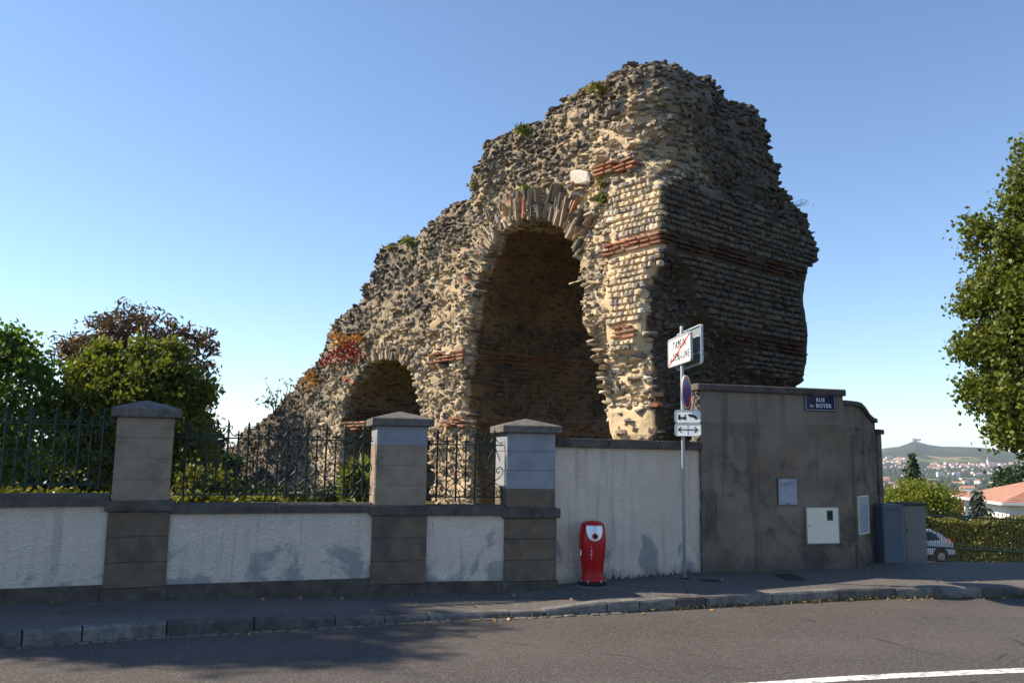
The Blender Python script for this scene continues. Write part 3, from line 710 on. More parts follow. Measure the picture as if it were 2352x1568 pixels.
A1 = [(1075, 1150), (1070, 1060), (1063, 962), (1053, 939), (1060, 862), (1073, 760), (1078, 708), (1086, 680), (1099, 632), (1115, 585), (1140, 540), (1170, 515), (1210, 500), (1250, 503), (1285, 520), (1310, 550), (1325, 590), (1330, 650), (1335, 720), (1345, 800), (1362, 860), (1370, 940), (1390, 1005), (1395, 1060)]
A2 = [(773, 956), (785, 907), (806, 883), (823, 862), (842, 839), (864, 827), (879, 820), (899, 824), (917, 826), (931, 839), (943, 862), (952, 892), (958, 932), (967, 956)]
a1 = [uz(x, y, 0.12) for x, y in A1]; a1 = [(a1[0][0], -2)] + a1 + [(a1[-1][0], -2)]
a2 = [uz(x, y, 0.15) for x, y in A2]; a2 = [(13.6, -2), (13.6, 2.2)] + a2 + [(8.45, 2.2), (8.4, -2)]
def poly_sd(poly, X, Z):
    X = X.ravel(); Z = Z.ravel(); d = np.full(X.shape, 1e9); ins = np.zeros(X.shape, bool); n = len(poly)
    for i in range(n):
        ax, az = poly[i]; bx, bz = poly[(i + 1) % n]; ex, ez = bx - ax, bz - az
        wx, wz = X - ax, Z - az; t = np.clip((wx * ex + wz * ez) / (ex * ex + ez * ez + 1e-12), 0, 1)
        d = np.minimum(d, (wx - ex * t) ** 2 + (wz - ez * t) ** 2)
        c = ((az > Z) != (bz > Z)) & (X < ex * (Z - az) / (ez + 1e-12 * (ez == 0)) + ax); ins ^= c
    d = np.sqrt(d); return np.where(ins, -d, d)
def sstep(x, a, b): t = np.clip((x - a) / (b - a), 0, 1); return t * t * (3 - 2 * t)
# facing zones (polygons from the picture)
zf_front = [uz(x, y) for x, y in [(1392, 425), (1440, 408), (1521, 426), (1519, 578), (1496, 606), (1472, 650), (1466, 735), (1458, 800), (1440, 812), (1395, 806), (1380, 775), (1384, 640), (1396, 560)]]
zf_front[2] = (-0.3, zf_front[2][1]); zf_front[3] = (-0.3, zf_front[3][1])
zf_side = [(-0.3, 7.55), (0.9, 8.0), (2.6, 7.95), (4.4, 7.8), (6.6, 7.4), (6.6, 3.7), (3.2, 3.9), (2.4, 4.6), (1.6, 4.9), (1.15, 5.45), (0.95, 5.9), (0.4, 6.2), (-0.3, 6.15)]
smooth_base = [uz(x, y) for x, y in [(1375, 935), (1500, 930), (1515, 1010), (1385, 1010)]] 
hh = 0.095
u0, v0, z0 = -0.9, -0.6, -0.9
gu = np.arange(u0, 25.2, hh); gv = np.arange(v0, 8.3, hh); gz = np.arange(z0, 11.4, hh)
nu, nv, nz_ = len(gu), len(gv), len(gz)
Uz, Zu = np.meshgrid(gu, gz, indexing='ij'); Vz, Zv = np.meshgrid(gv, gz, indexing='ij')
Pf = poly_sd(fp, Uz, Zu).reshape(nu, nz_)
Q = poly_sd(sp, Vz, Zv).reshape(nv, nz_)
S1 = poly_sd(a1, Uz, Zu).reshape(nu, nz_); S2 = poly_sd(a2, Uz, Zu).reshape(nu, nz_)
zfm = sstep(-poly_sd(zf_front, Uz, Zu).reshape(nu, nz_), -0.10, 0.06)     # 1 in coursed front
zsm = sstep(-poly_sd(zf_side, Vz, Zv).reshape(nv, nz_), -0.12, 0.08)
sbm = sstep(-poly_sd(smooth_base, Uz, Zu).reshape(nu, nz_), -0.10, 0.08)
arch_inside_z = 5.6
vf = 0.20 - 0.10 * zfm + 0.12 * sstep(Zu, 7.9, 8.6) * (1 - zfm) - 0.06 * sbm
vf = vf + 0.30 * sstep(Uz, 12, 20)
# pier widens the wall at low level left of the big arch; eroded hollow at low right pier
ue = 0.24 - 0.14 * zsm + 0.10 * sstep(Zv, 7.9, 8.8) * (1 - zsm)
ue = ue + 0.10 * np.exp(-((Vz - 0.35) / 0.7) ** 2) * sstep(Zv, 6.25, 5.6) * (1 - zsm) * sstep(Zv, 2.2, 3.4)
F_front = vf[:, None, :] - gv[None, :, None]
F_end = ue[None, :, :] - gu[:, None, None]
hi = sstep(gz, 7.7, 8.6); lo_ = sstep(-gz, -6.2, -5.6)
kc = (0.04 + 1.3 * hi + 0.25 * lo_)[None, None, :]
def smax(a, b, k):
    h = np.maximum(k - np.abs(a - b), 0) / k; return np.maximum(a, b) + h * h * k * 0.25
Fd = smax(F_front, F_end, kc)
Qs = np.concatenate([np.repeat(Q[:1], 14, 0), Q[:-14]], 0); wq = sstep(gu, 4.6, 6.2)[:, None, None]
Fd = smax(Fd, Q[None, :, :] * (1 - wq) + Qs[None, :, :] * wq, 0.10 + 0.85 * hi[None, None, :])
Fd = smax(Fd, Pf[:, None, :], 0.45)
Fd = np.maximum(Fd, -S1[:, None, :]); Fd = smax(Fd, -S2[:, None, :], 0.12)
Fd = Fd.astype(np.float64)
near = np.abs(Fd) < 0.55
iu, iv, iz = np.nonzero(near)
PN = np.stack([gu[iu], gv[iv], gz[iz]], 1)
amp = np.ones(len(PN))
# facing is flat; archway insides are calmer
front_d = np.abs(F_front[iu, iv, iz]); end_d = np.abs(F_end[iu, iv, iz])
amp *= 1 - 0.88 * zfm[iu, iz] * (front_d < 0.35); amp *= 1 - 0.85 * zsm[iv, iz] * (end_d < 0.35); amp *= 1 - 0.6 * sbm[iu, iz]
insd = np.maximum(-S1[iu, iz], -S2[iu, iz]); inside_arch = (PN[:, 1] > 0.45) & (insd > -0.3)
amp *= np.where(inside_arch, 0.42, 1.0)
Fd[iu, iv, iz] += amp * (0.12 * vnoise(PN, 0.9, 1) + 0.10 * vnoise(PN * np.array([1, 1, 1.5]), 0.38, 2) + 0.055 * vnoise(PN * np.array([1, 1, 1.6]), 0.19, 3) + 0.06) + 0.008 * vnoise(PN, 0.15, 4)
def surface_nets(Fd, org, h):
    ins = Fd < 0
    def crn(a, d): return a[d[0]:a.shape[0] - 1 + d[0], d[1]:a.shape[1] - 1 + d[1], d[2]:a.shape[2] - 1 + d[2]]
    offs = [(i, j, k) for i in (0, 1) for j in (0, 1) for k in (0, 1)]
    cnt = sum(crn(ins, d).astype(np.int8) for d in offs); act = (cnt > 0) & (cnt < 8)
    ci = np.argwhere(act); idx = np.full(act.shape, -1, np.int64); idx[act] = np.arange(len(ci))
    acc = np.zeros((len(ci), 3)); num = np.zeros(len(ci))
    for a in range(8):
        for ax in range(3):
            d = offs[a]
            if d[ax] == 1: continue
            e = list(d); e[ax] = 1
            fa = Fd[ci[:, 0] + d[0], ci[:, 1] + d[1], ci[:, 2] + d[2]]; fb = Fd[ci[:, 0] + e[0], ci[:, 1] + e[1], ci[:, 2] + e[2]]
            m = (fa < 0) != (fb < 0); t = np.where(m, fa / np.where(m, fa - fb, 1), 0)
            p = np.array(d, float)[None, :].repeat(len(ci), 0); p[:, ax] += t
            acc[m] += p[m]; num[m] += 1
    Vv = (ci + acc / np.maximum(num, 1)[:, None]) * h + np.array(org)
    faces = []
    for ax in range(3):
        sl = [slice(None)] * 3; sl2 = [slice(None)] * 3; sl[ax] = slice(0, -1); sl2[ax] = slice(1, None)
        a, b = ins[tuple(sl)], ins[tuple(sl2)]; e = np.argwhere(a != b); flip = a[tuple(e.T)]
        o1, o2 = [(1, 2), (2, 0), (0, 1)][ax]
        ok = (e[:, o1] > 0) & (e[:, o2] > 0) & (e[:, o1] < Fd.shape[o1] - 1) & (e[:, o2] < Fd.shape[o2] - 1); e = e[ok]; flip = flip[ok]
        def cell(d1, d2):
            q = e.copy(); q[:, o1] -= d1; q[:, o2] -= d2; return idx[tuple(q.T)]
        f = np.stack([cell(1, 1), cell(0, 1), cell(0, 0), cell(1, 0)], 1)
        f[~flip] = f[~flip][:, ::-1]; faces.append(f)
    return Vv, np.vstack(faces)
RV, RF = surface_nets(Fd, (u0, v0, z0), hh)
# drop the unseen underside
RF = RF[(RV[RF][:, :, 2].max(1) > -0.7)]
fn = np.cross(RV[RF[:, 1]] - RV[RF[:, 0]], RV[RF[:, 2]] - RV[RF[:, 0]]); fa_ = np.linalg.norm(fn, axis=1) + 1e-12; fnn = fn / fa_[:, None]
fc = RV[RF].mean(1)
# make sure normals point outwards (towards lower v on the front)
chk = (fc[:, 1] < 0.4) & (fc[:, 2] > 5) & (fc[:, 2] < 7); 
if fnn[chk][:, 1].mean() > 0: RF = RF[:, ::-1]; fnn = -fnn
def topz(u): return np.interp(u, [p[0] for p in fp[2:-1]], [p[1] for p in fp[2:-1]])
def crust(P):
    """weathered black crust: near the broken top and in streaks on the upper left; painted shade on the low left end"""
    u, v, z = P[:, 0], P[:, 1], P[:, 2]
    d = topz(u) - z
    c = 1.42 - d / np.interp(u, [0, 5, 8, 12, 18, 24], [1.7, 1.7, 2.3, 2.2, 1.5, 1.5]) + 0.75 * vnoise(P, 0.9, 21) + 0.4 * vnoise(P, 0.3, 22)
    c = np.where(v > 0.9, c + 0.25 * (z > 7.6), c)
    c = c + 1.5 * sstep(u, 13.4, 16.2) * sstep(-z, -4.4, -2.6)  # shade painted over the low left end, on top of the crust
    return np.clip(c, 0, 1)
def end_shade(P):  # shade painted into the end face as darker stone and mortar
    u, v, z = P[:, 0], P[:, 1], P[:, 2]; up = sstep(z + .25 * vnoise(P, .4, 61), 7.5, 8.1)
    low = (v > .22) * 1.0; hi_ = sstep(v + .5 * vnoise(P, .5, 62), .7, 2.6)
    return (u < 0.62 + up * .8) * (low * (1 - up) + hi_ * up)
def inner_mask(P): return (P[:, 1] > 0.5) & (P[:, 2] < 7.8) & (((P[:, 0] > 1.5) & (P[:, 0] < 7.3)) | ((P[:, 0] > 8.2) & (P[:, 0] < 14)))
def mortar_col(P):
    c = crust(P)[:, None]; n1 = (vnoise(P, 0.6, 31) * .5 + .5)[:, None]
    base = np.array([.57, .42, .245]) * n1 + np.array([.46, .36, .235]) * (1 - n1)
    base = np.where(inner_mask(P)[:, None], np.array([.23, .14, .066]) * (0.6 + 0.6 * n1), base)  # archway mortar darkened to paint in its shade
    left = sstep(P[:, 0], 8.5, 14)[:, None]
    base = base * (1 - 0.5 * left) + np.array([.36, .31, .25]) * 0.5 * left
    ed = end_shade(P)[:, None]; base = base * (1 - ed) + base * np.array([.16, .155, .155]) * ed
    ff = ((P[:, 0] < 2.4) & (P[:, 1] < 0.5) & (P[:, 0] > 0.0))[:, None]; base = np.where(ff, np.minimum(base * 1.12, .72), base * 0.84)  # front pier mortar painted paler, adding to the sunlight
    return base * (1 - 0.72 * c) + np.array([.15, .13, .11]) * 0.72 * c
ruin = empty('aqueduct_ruin', tuple(RC)); tag(ruin, 'ruined Roman aqueduct of rubble and brick bands with two arches', 'ruin')
RCl = -RC
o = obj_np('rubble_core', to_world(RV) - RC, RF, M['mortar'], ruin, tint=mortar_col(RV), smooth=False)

# ---- stone templates (convex chips)
def template(n, flat, seed):
    r = random.Random(seed); bm = bmesh.new()
    for _ in range(n):
        v = Vector((r.gauss(0, 1), r.gauss(0, 1), r.gauss(0, 1))).normalized()
        v = Vector([math.copysign(abs(c) ** 0.6, c) for c in v]); bm.verts.new((v.x * .55, v.y * .55, v.z * .55 * flat))
    res = bmesh.ops.convex_hull(bm, input=bm.verts[:])
    bmesh.ops.delete(bm, geom=list(set([e for e in res['geom_interior'] + res['geom_unused'] if isinstance(e, bmesh.types.BMVert)])), context='VERTS')
    bmesh.ops.triangulate(bm, faces=bm.faces[:]); bm.verts.index_update()
    V = np.array([v.co[:] for v in bm.verts]); F = np.array([[v.index for v in f.verts] for f in bm.faces]); bm.free(); return V, F
TP = [template(11 + k % 6, 1.0, k) for k in range(24)]
def block_template(seed, ch=0.21):
    r = random.Random(seed); bm = bmesh.new(); bmesh.ops.create_cube(bm, size=1)
    bmesh.ops.bevel(bm, geom=bm.edges[:], offset=ch, segments=1, affect='EDGES')
    for v in bm.verts: v.co += Vector([r.uniform(-.07, .07) for _ in range(3)])
    bmesh.ops.triangulate(bm, faces=bm.faces[:]); bm.verts.index_update()
    V = np.array([v.co[:] for v in bm.verts]); F = np.array([[v.index for v in f.verts] for f in bm.faces]); bm.free(); return V, F
TB = [block_template(100 + k) for k in range(14)]
TBR = [block_template(200 + k, 0.09) for k in range(8)]
class Pieces:
    def __init__(s): s.items = []       # (template, centre, basis 3x3 (cols scaled), colour)
    def add(s, tp, c, B, col): s.items.append((tp, np.asarray(c, float), B, col))
    def emit(s, name, rest_name, mat, parent, limit=300):
        if not s.items: return
        size = []
        for tp, c, B, col in s.items:
            w = RC + c[0] * UU + c[1] * VV + np.array([0, 0, c[2]]); d = np.linalg.norm(w - EYEP)
            ln = np.sort(np.linalg.norm(B, axis=0)); size.append(ln[2] * ln[1] / d ** 2)
        order = np.argsort(size)[::-1]; T = np.stack([UU, VV, np.array([0, 0, 1.0])], 1)
        def geo(it):
            tp, c, B, col = it; Vq = tp[0] @ B.T + c; return Vq @ T.T, tp[1], np.tile(col, (len(tp[0]), 1))
        for q in order[:limit]:
            Vq, Fq, cq = geo(s.items[q]); ctr = Vq.mean(0)
            ob = obj_np(name, Vq - ctr, Fq, mat, parent, tint=cq); ob.location = tuple(ctr)
        if len(order) > limit:
            Vs, Fs, Cs = [], [], []; b = 0
            for q in order[limit:]:
                Vq, Fq, cq = geo(s.items[q]); Vs.append(Vq); Fs.append(Fq + b); Cs.append(cq); b += len(Vq)
            obj_np(rest_name, np.vstack(Vs), np.vstack(Fs), mat, parent, tint=np.vstack(Cs), kind='stuff')
def stone_col(c, P=None, inner=False, lit=1.0):
    r = random.random(); g = random.uniform(.72, 1.22)
    if inner: base = np.array(random.choice([(.085, .065, .05), (.11, .085, .06), (.14, .10, .065), (.10, .085, .07)]))  # archway stones carry shade in their colour
    elif r < .36: base = np.array((.45, .355, .24))
    elif r < .55: base = np.array((.52, .40, .25))
    elif r < .77: base = np.array((.34, .285, .215))
    elif r < .95: base = np.array((.21, .19, .165))
    else: base = np.array((.55, .49, .40))
    base = np.minimum(base * g * lit, .75)
    return base * (1 - 0.9 * c) + np.array((.055, .049, .043)) * g * 0.9 * c
rubble = Pieces(); coursed = Pieces(); bricks = Pieces(); vous = Pieces()
# ---- rubble stones on the core
campos = np.array([(-RC) @ UU, (-RC) @ VV, EYE]); tocam = campos - fc; tocam /= np.linalg.norm(tocam, axis=1)[:, None]
vis = ((fnn * tocam).sum(1) > -0.35) & (fc[:, 2] > 0.2)
cand = np.nonzero(vis)[0]
prob = fa_[cand] / fa_[cand].sum(); pick = rng.choice(cand, size=60000, p=prob)
jit = (rng.random((60000, 3)) - .5) * hh; PP = fc[pick] + jit * (1 - np.abs(fnn[pick])); NN = fnn[pick]
zfv = poly_sd(zf_front, PP[:, 0], PP[:, 2]) < 0.03; zsv = poly_sd(zf_side, PP[:, 1], PP[:, 2]) < 0.03
sbv = poly_sd(smooth_base, PP[:, 0], PP[:, 2]) < 0
skip = (zfv & (PP[:, 1] < 0.3)) | (zsv & (PP[:, 0] < 0.3)) | (sbv & (PP[:, 1] < 0.3) & (rng.random(len(PP)) < .8))
# archway jamb planes are laid separately below the springing
jam = (PP[:, 1] > 0.55) & (((np.abs(PP[:, 0] - 6.6) < .6) & (PP[:, 2] < 5.7)) | ((np.abs(PP[:, 0] - 13.4) < .6) & (PP[:, 2] < 3.6)))
skip |= jam & (rng.random(len(PP)) < .8)
cells = {}; CR = crust(PP); INN = inner_mask(PP); ED = end_shade(PP); LOWS = vnoise(PP, 1.1, 41)
for q in range(len(PP)):
    if skip[q]: continue
    p = PP[q]; n = NN[q]; cs = 0.115 if p[0] < 9 else 0.145
    if LOWS[q] > 0.55: cs *= 1.5                              # patches of bare mortar
    key = tuple(np.floor(p / cs).astype(int))
    if key in cells: continue
    cells[key] = 1
    L = random.uniform(.10, .22) * (random.uniform(1.4, 2.0) if random.random() < .08 else 1); Wd = L * random.uniform(.55, .95); Th = random.uniform(.06, .125)
    if p[0] > 9: L *= 1.15; Th *= 1.2
    inner = INN[q]
    if inner: L *= 1.1; Th *= .8
    # bed roughly level, long side along the face, tilted at random
    t1 = np.cross((0, 0, 1), n); t1 = t1 / (np.linalg.norm(t1) + 1e-6) if abs(n[2]) < .95 else np.array([1.0, 0, 0])
    yaw = random.gauss(0, .55); hz_ = np.array([n[0], n[1], 0]); hz_ = hz_ / (np.linalg.norm(hz_) + 1e-6) if abs(n[2]) < .95 else np.array([0, 1.0, 0])
    a = t1 * math.cos(yaw) + hz_ * math.sin(yaw); b = -t1 * math.sin(yaw) + hz_ * math.cos(yaw)
    c_ = np.array([0, 0, 1.0]) ; ta, tb = random.gauss(0, .16), random.gauss(0.04, .18)
    a = a + c_ * ta; b = b + c_ * tb; a /= np.linalg.norm(a); b = b - a * (a @ b); b /= np.linalg.norm(b); c2 = np.cross(a, b)
    B = np.stack([a * L, b * Wd, c2 * Th], 1)
    out = (random.uniform(-.055, .02) if random.random() < .85 else random.uniform(.0, .05)) if not inner else random.uniform(-.07, -.03)
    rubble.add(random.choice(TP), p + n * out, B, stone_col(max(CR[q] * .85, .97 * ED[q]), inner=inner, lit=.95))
# ---- coursed facing: rows on the front pier and on the end face, brick bands
BANDS = [(8.22, 2), (6.36, 3), (4.50, 3), (2.72, 3)]
rowz = []; z = 1.9
band_rows = []
for bz, nb in BANDS:
    for k in range(nb): band_rows.append(bz + k * 0.098)
def in_band(z0_, z1_): return any(z1_ > bz - 0.03 and z0_ < bz + nb * 0.098 + 0.01 for bz, nb in BANDS)
while z < 9.0:
    h = random.uniform(.105, .155)
    if in_band(z, z + h): z += 0.02; continue
    rowz.append((z, h)); z += h
def lay(pieces, zone, rows, axis, lo, hi, surf, inner=False, paint_shade=0.0, keep=1.0, brick=False, proud=0.012, arch=None):
    for (z, h) in rows:
        s = lo + random.uniform(0, .1)
        while s < hi:
            w = random.uniform(.22, .42) if brick else random.choice([random.uniform(.085, .15), random.uniform(.12, .25)])
            m = (s + w / 2, z + h / 2); zj = random.uniform(-.013, .013) if not brick else random.uniform(-.005, .005)
            ok = (zone is None or float(poly_sd(zone, np.array([m[0]]), np.array([m[1]]))[0]) < -0.01 + 0.22 * float(vnoise(np.array([[m[0], 7.0, m[1]]]), .28, 77)[0]) - .05) and random.random() < keep
            if axis == 'v' and zone is not None and s + w > np.interp(-m[1], [-p[1] for p in sp[3:-1]], [p[0] for p in sp[3:-1]]) - .13: ok = False
            if ok:
                dpt = random.uniform(.14, .2); pr = random.gauss(proud, .013)
                ww, hh_ = w - (0.02 if brick else 0.012), (0.05 if brick else h - 0.012 + random.uniform(-.03, .008))
                if brick: ww *= random.uniform(.9, 1)
                sf = surf(m[0], m[1])
                if axis == 'u': c = (m[0], sf - pr + dpt / 2, m[1] + zj); B = np.diag([ww, dpt, hh_])
                else: c = (sf - pr + dpt / 2, m[0], m[1] + zj); B = np.diag([dpt, ww, hh_])
                rt = random.gauss(0, .06 if not brick else .02); Rm = np.array([[math.cos(rt), 0, math.sin(rt)], [0, 1, 0], [-math.sin(rt), 0, math.cos(rt)]]) if axis == 'u' else np.array([[1, 0, 0], [0, math.cos(rt), math.sin(rt)], [0, -math.sin(rt), math.cos(rt)]])
                if brick:
                    g = random.uniform(.75, 1.2); col = np.array(random.choice([(.37, .17, .105), (.42, .215, .135), (.31, .145, .095), (.36, .23, .16)])) * g * (0.4 if inner else 1) * (1 - paint_shade)  # archway and end face bricks darkened to stand for shade
                else: col = stone_col(paint_shade if not inner else 0.1, inner=inner, lit=1.32 if (axis == 'u' and not inner) else 1.0)  # front stones painted paler to strengthen the sunlit look
                pieces.add(random.choice(TBR if brick else TB), c, Rm @ B, col)
            s += w
brow = [(z, 0.075) for z in band_rows]
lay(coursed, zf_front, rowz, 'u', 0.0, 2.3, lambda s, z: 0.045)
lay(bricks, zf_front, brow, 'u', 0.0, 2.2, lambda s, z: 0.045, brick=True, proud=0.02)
lay(coursed, zf_side, rowz, 'v', 0.0, 6.4, lambda s, z: 0.04, keep=.98, paint_shade=.93)  # end face stones coloured darker in place of shade
lay(bricks, zf_side, brow, 'v', 0.0, 6.2, lambda s, z: 0.04, brick=True, proud=0.008, paint_shade=.78, keep=.88)
# jamb of the big arch and of the small arch (faces that look back at the street)
ja = sorted([(p[1], p[0]) for p in a1[1:9]]); zj_, uj_ = [q[0] for q in ja], [q[1] for q in ja]
def jamb1(s, z): return float(np.interp(z, zj_, uj_)) - 0.01
rows_j = [r for r in rowz if r[0] < 5.55]
for pcs, rows, br in ((coursed, rows_j, False), (bricks, [r for r in brow if r[0] < 5.5], True)):
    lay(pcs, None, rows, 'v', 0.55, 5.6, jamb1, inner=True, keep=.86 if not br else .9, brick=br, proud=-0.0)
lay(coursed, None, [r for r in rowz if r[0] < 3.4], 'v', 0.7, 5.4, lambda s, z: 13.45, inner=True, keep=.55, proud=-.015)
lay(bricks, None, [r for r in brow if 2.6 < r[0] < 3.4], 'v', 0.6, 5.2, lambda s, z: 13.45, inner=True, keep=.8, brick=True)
# short brick remnants on the core: left pier of the big arch and under the top
for (us, ue_, zs, ke) in ((6.75, 8.2, 4.5, .85), (6.6, 7.6, 2.72, .7), (0.75, 1.1, 8.18, .7), (1.4, 1.8, 8.25, .8), (11.6, 13.0, 2.72, .75)):
    lay(bricks, None, [(zs + k * .098, .075) for k in range(3)], 'u', us, ue_, lambda s, z: 0.10 + 0.30 * float(sstep(np.array(s), 12, 20)), brick=True, keep=ke, proud=0.05)
# small red bricks at the ragged corner low down
for k in (0, 1, 3, 6): bricks.add(random.choice(TBR), (0.35 + random.uniform(-.1, .25), 0.3 + random.uniform(-.1, .2), 2.55 + k * .085), np.diag([.16, .2, .06]), np.array((.40, .15, .08)))
# ---- voussoirs: radial slabs round both arches
def ring(opening, uc, zc, r_out, r_jit, step, zmin, thick):
    pts = [p for p in opening if p[1] > zmin]
    L = [0.0]
    for a, b in zip(pts[:-1], pts[1:]): L.append(L[-1] + math.hypot(b[0] - a[0], b[1] - a[1]))
    s = 0.0
    while s < L[-1]:
        u = float(np.interp(s, L, [p[0] for p in pts])); z = float(np.interp(s, L, [p[1] for p in pts]))
        d = np.array([u - uc, z - zc]); d /= np.linalg.norm(d); th = random.uniform(*thick)
        an = random.gauss(0, .17); d = np.array([d[0] * math.cos(an) - d[1] * math.sin(an), d[0] * math.sin(an) + d[1] * math.cos(an)])
        ln = r_out * random.uniform(1 - r_jit, 1.1); t = np.array([-d[1], d[0]])
        for lay_ in range(2):
            ll = ln * (random.uniform(.45, .7) if lay_ == 0 else random.uniform(.4, .6)); st = 0 if lay_ == 0 else ln * .55
            c = np.array([u, z]) + d * (st + ll / 2 - random.uniform(-.02, .05)); dep = random.uniform(.25, .4); pr = random.uniform(-.05, .09)
            fr = 0.12 + 0.30 * float(sstep(np.array(c[0]), 12, 20))
            B = np.stack([np.array([t[0] * th, 0, t[1] * th]), np.array([0, dep, 0]), np.array([d[0] * ll, 0, d[1] * ll])], 1)
            cc = np.array([c[0], fr - pr + dep / 2, c[1]]); cr = min(1, float(crust(cc[None, :])[0]) * .8 + random.uniform(0, .45))
            col = stone_col(cr) if random.random() > .06 else np.array((.42, .19, .11))
            vous.add(random.choice(TBR if random.random() < .6 else TP), cc, B, col)
        s += th + random.uniform(.005, .03)
ring(a1, 4.3, 5.55, 0.80, .5, .1, 6.0, (.03, .065))
ring(a2, 11.0, 3.2, 0.55, .35, .1, 3.9, (.06, .12))
# the large pale slab above the big arch
pu, pz = uz(1322, 402); vous.add(TP[10], (pu, 0.20, pz), np.array([[.62, 0, .12], [0, .22, 0], [.16, 0, .36]]), np.array((.52, .47, .40)))
# flat slabs protruding from the right jamb edge of the big arch
for k in range(20):
    z = 3.4 + 2.6 * k / 20 + random.uniform(-.04, .04); ub = float(np.interp(z, [2.4, 3.0, 3.76, 4.36, 5.15, 5.86, 6.47, 6.92], [1.59, 1.84, 1.95, 2.18, 2.32, 2.39, 2.46, 2.68]))
    ww = random.uniform(.16, .32); tl = random.gauss(-.08, .06)
    B = np.stack([np.array([math.cos(tl) * ww, 0, math.sin(tl) * ww]), np.array([0, .35, 0]), np.array([-math.sin(tl) * .075, 0, math.cos(tl) * .075])], 1)
    rubble.add(random.choice(TP), (ub - ww * .5 + random.uniform(-.05, .05), 0.22, z), B, stone_col(0.05))
rubble.emit('rubble_stone', 'small_rubble_stones', M['stone'], ruin)
coursed.emit('facing_stone', 'small_facing_stones', M['stone'], ruin)
bricks.emit('brick', 'remaining_bricks', M['brickm'], ruin)
vous.emit('arch_stone', 'small_arch_stones', M['stone'], ruin)
#@@FURNITURE
# ================================================================== STREET FURNITURE
def text_mesh(body, size, extrude=0.0015, offset=0.0, align='CENTER', space=1.0):
    cu = bpy.data.curves.new('lettering', 'FONT'); cu.body = body; cu.size = size; cu.extrude = extrude; cu.offset = offset; cu.align_x = align; cu.align_y = 'CENTER'; cu.space_character = space; cu.resolution_u = 3
    ob = bpy.data.objects.new('tmp', cu); COL.objects.link(ob); dg = bpy.context.evaluated_depsgraph_get()
    me = bpy.data.meshes.new_from_object(ob.evaluated_get(dg)); bpy.data.objects.remove(ob); me.name = 'lettering'; return me
def lettering(parent, body, x, z, size, mat, y=-0.006, sx=1.0, offset=0.0, space=1.0, fit=None):
    me = text_mesh(body, size, 0.0012, offset, space=space); me.materials.append(mat)
    if fit: xs_ = [v.co.x for v in me.vertices]; sx = fit / (max(xs_) - min(xs_))
    o = bpy.data.objects.new('lettering', me); link(o, parent); o.location = (x, y, z); o.rotation_euler = (R(90), 0, 0); o.scale = (sx, 1, 1); return o
def rrect(w, h, r, n=5):
    P = []
    for cx, cz, a0 in ((w / 2 - r, h / 2 - r, 0), (-w / 2 + r, h / 2 - r, 90), (-w / 2 + r, -h / 2 + r, 180), (w / 2 - r, -h / 2 + r, 270)):
        for k in range(n + 1): a = R(a0 + 90 * k / n); P.append((cx + r * math.cos(a), cz + r * math.sin(a)))
    return P
def plate(name, w, h, r, t, mat, parent, x=0, y=0, z=0):
    o = MB().prism(rrect(w, h, r), -t / 2, t / 2).build(name, mat, parent); o.location = (x, y, z); return o
def frame_ring(name, w, h, r, b, y0, y1, mat, parent, x=0, z=0):
    A_, B_ = rrect(w, h, r), rrect(w - 2 * b, h - 2 * b, max(.002, r - b)); n = len(A_); V = [(p[0], y0, p[1]) for p in A_] + [(p[0], y0, p[1]) for p in B_] + [(p[0], y1, p[1]) for p in A_] + [(p[0], y1, p[1]) for p in B_]
    F = []
    for i in range(n):
        j = (i + 1) % n; F += [(i, j, n + j, n + i), (2 * n + i, 3 * n + i, 3 * n + j, 2 * n + j), (i, 2 * n + i, 2 * n + j, j), (n + i, n + j, 3 * n + j, 3 * n + i)]
    o = MB().add(V, F).build(name, mat, parent); o.location = (x, 0, z); return o
# ------------------------------------------------------------------ red hydrant
HX, HY = G(1360, 1338, 0.0)[:2]; HY -= 0.06; hz0 = zpave(HX, HY)
hyd = empty('fire_hydrant', (HX, HY, hz0), R(-84 + 90)); tag(hyd, 'red barrel shaped fire hydrant with silver front plate at white wall', 'hydrant')
HH = zat(1360, 1193, HX, HY) - hz0
hp = [(0.205, 0.06), (0.208, 0.075), (0.198, 0.10), (0.178, 0.125), (0.17, 0.16), (0.182, 0.30), (0.203, 0.45), (0.215, 0.58), (0.214, 0.70), (0.203, 0.82), (0.188, 0.90)]
hp = [(r, z / 0.98 * HH) for r, z in hp]
def hrad(z): return float(np.interp(z, [p[1] for p in hp], [p[0] for p in hp]))
MB().lathe([(0.212, 0.0), (0.222, 0.02), (0.222, 0.05), (0.205, 0.06)], n=32).build('base_ring', M['rubber'], hyd)
MB().lathe(hp, n=40, sy=0.9).build('barrel', M['red'], hyd, smooth=True)
zc = hp[-1][1]; MB().lathe([(0.188, zc), (0.183, zc + .018), (0.165, zc + .04), (0.12, zc + .062), (0.05, zc + .075), (0.01, zc + .077)], n=40, sy=0.9).build('cap', M['red'], hyd, smooth=True)
V = []; F = []; nz2, na2 = 12, 12
for i in range(nz2 + 1):
    t = i / nz2; z = HH * (0.955 - 0.27 * t); hw = 0.72 * math.sqrt(max(0.0, 1 - t ** 2.6)) * (1 - 0.12 * t) + 0.02
    for j in range(na2 + 1):
        a = -math.pi / 2 + hw * (2 * j / na2 - 1); rr = min(hrad(z), 0.2) + 0.006 if z > zc else hrad(z) + 0.006
        V.append((rr * math.cos(a), rr * 0.9 * math.sin(a) - 0.002, min(z, zc + 0.012)))
for i in range(nz2):
    for j in range(na2): q = i * (na2 + 1) + j; F.append((q, q + 1, q + na2 + 2, q + na2 + 1))
fpn = obj_np('front_plate', V, F, M['alu'], hyd, smooth=True)
zn = HH * 0.765; yn = -hrad(zn) * 0.9 - 0.004
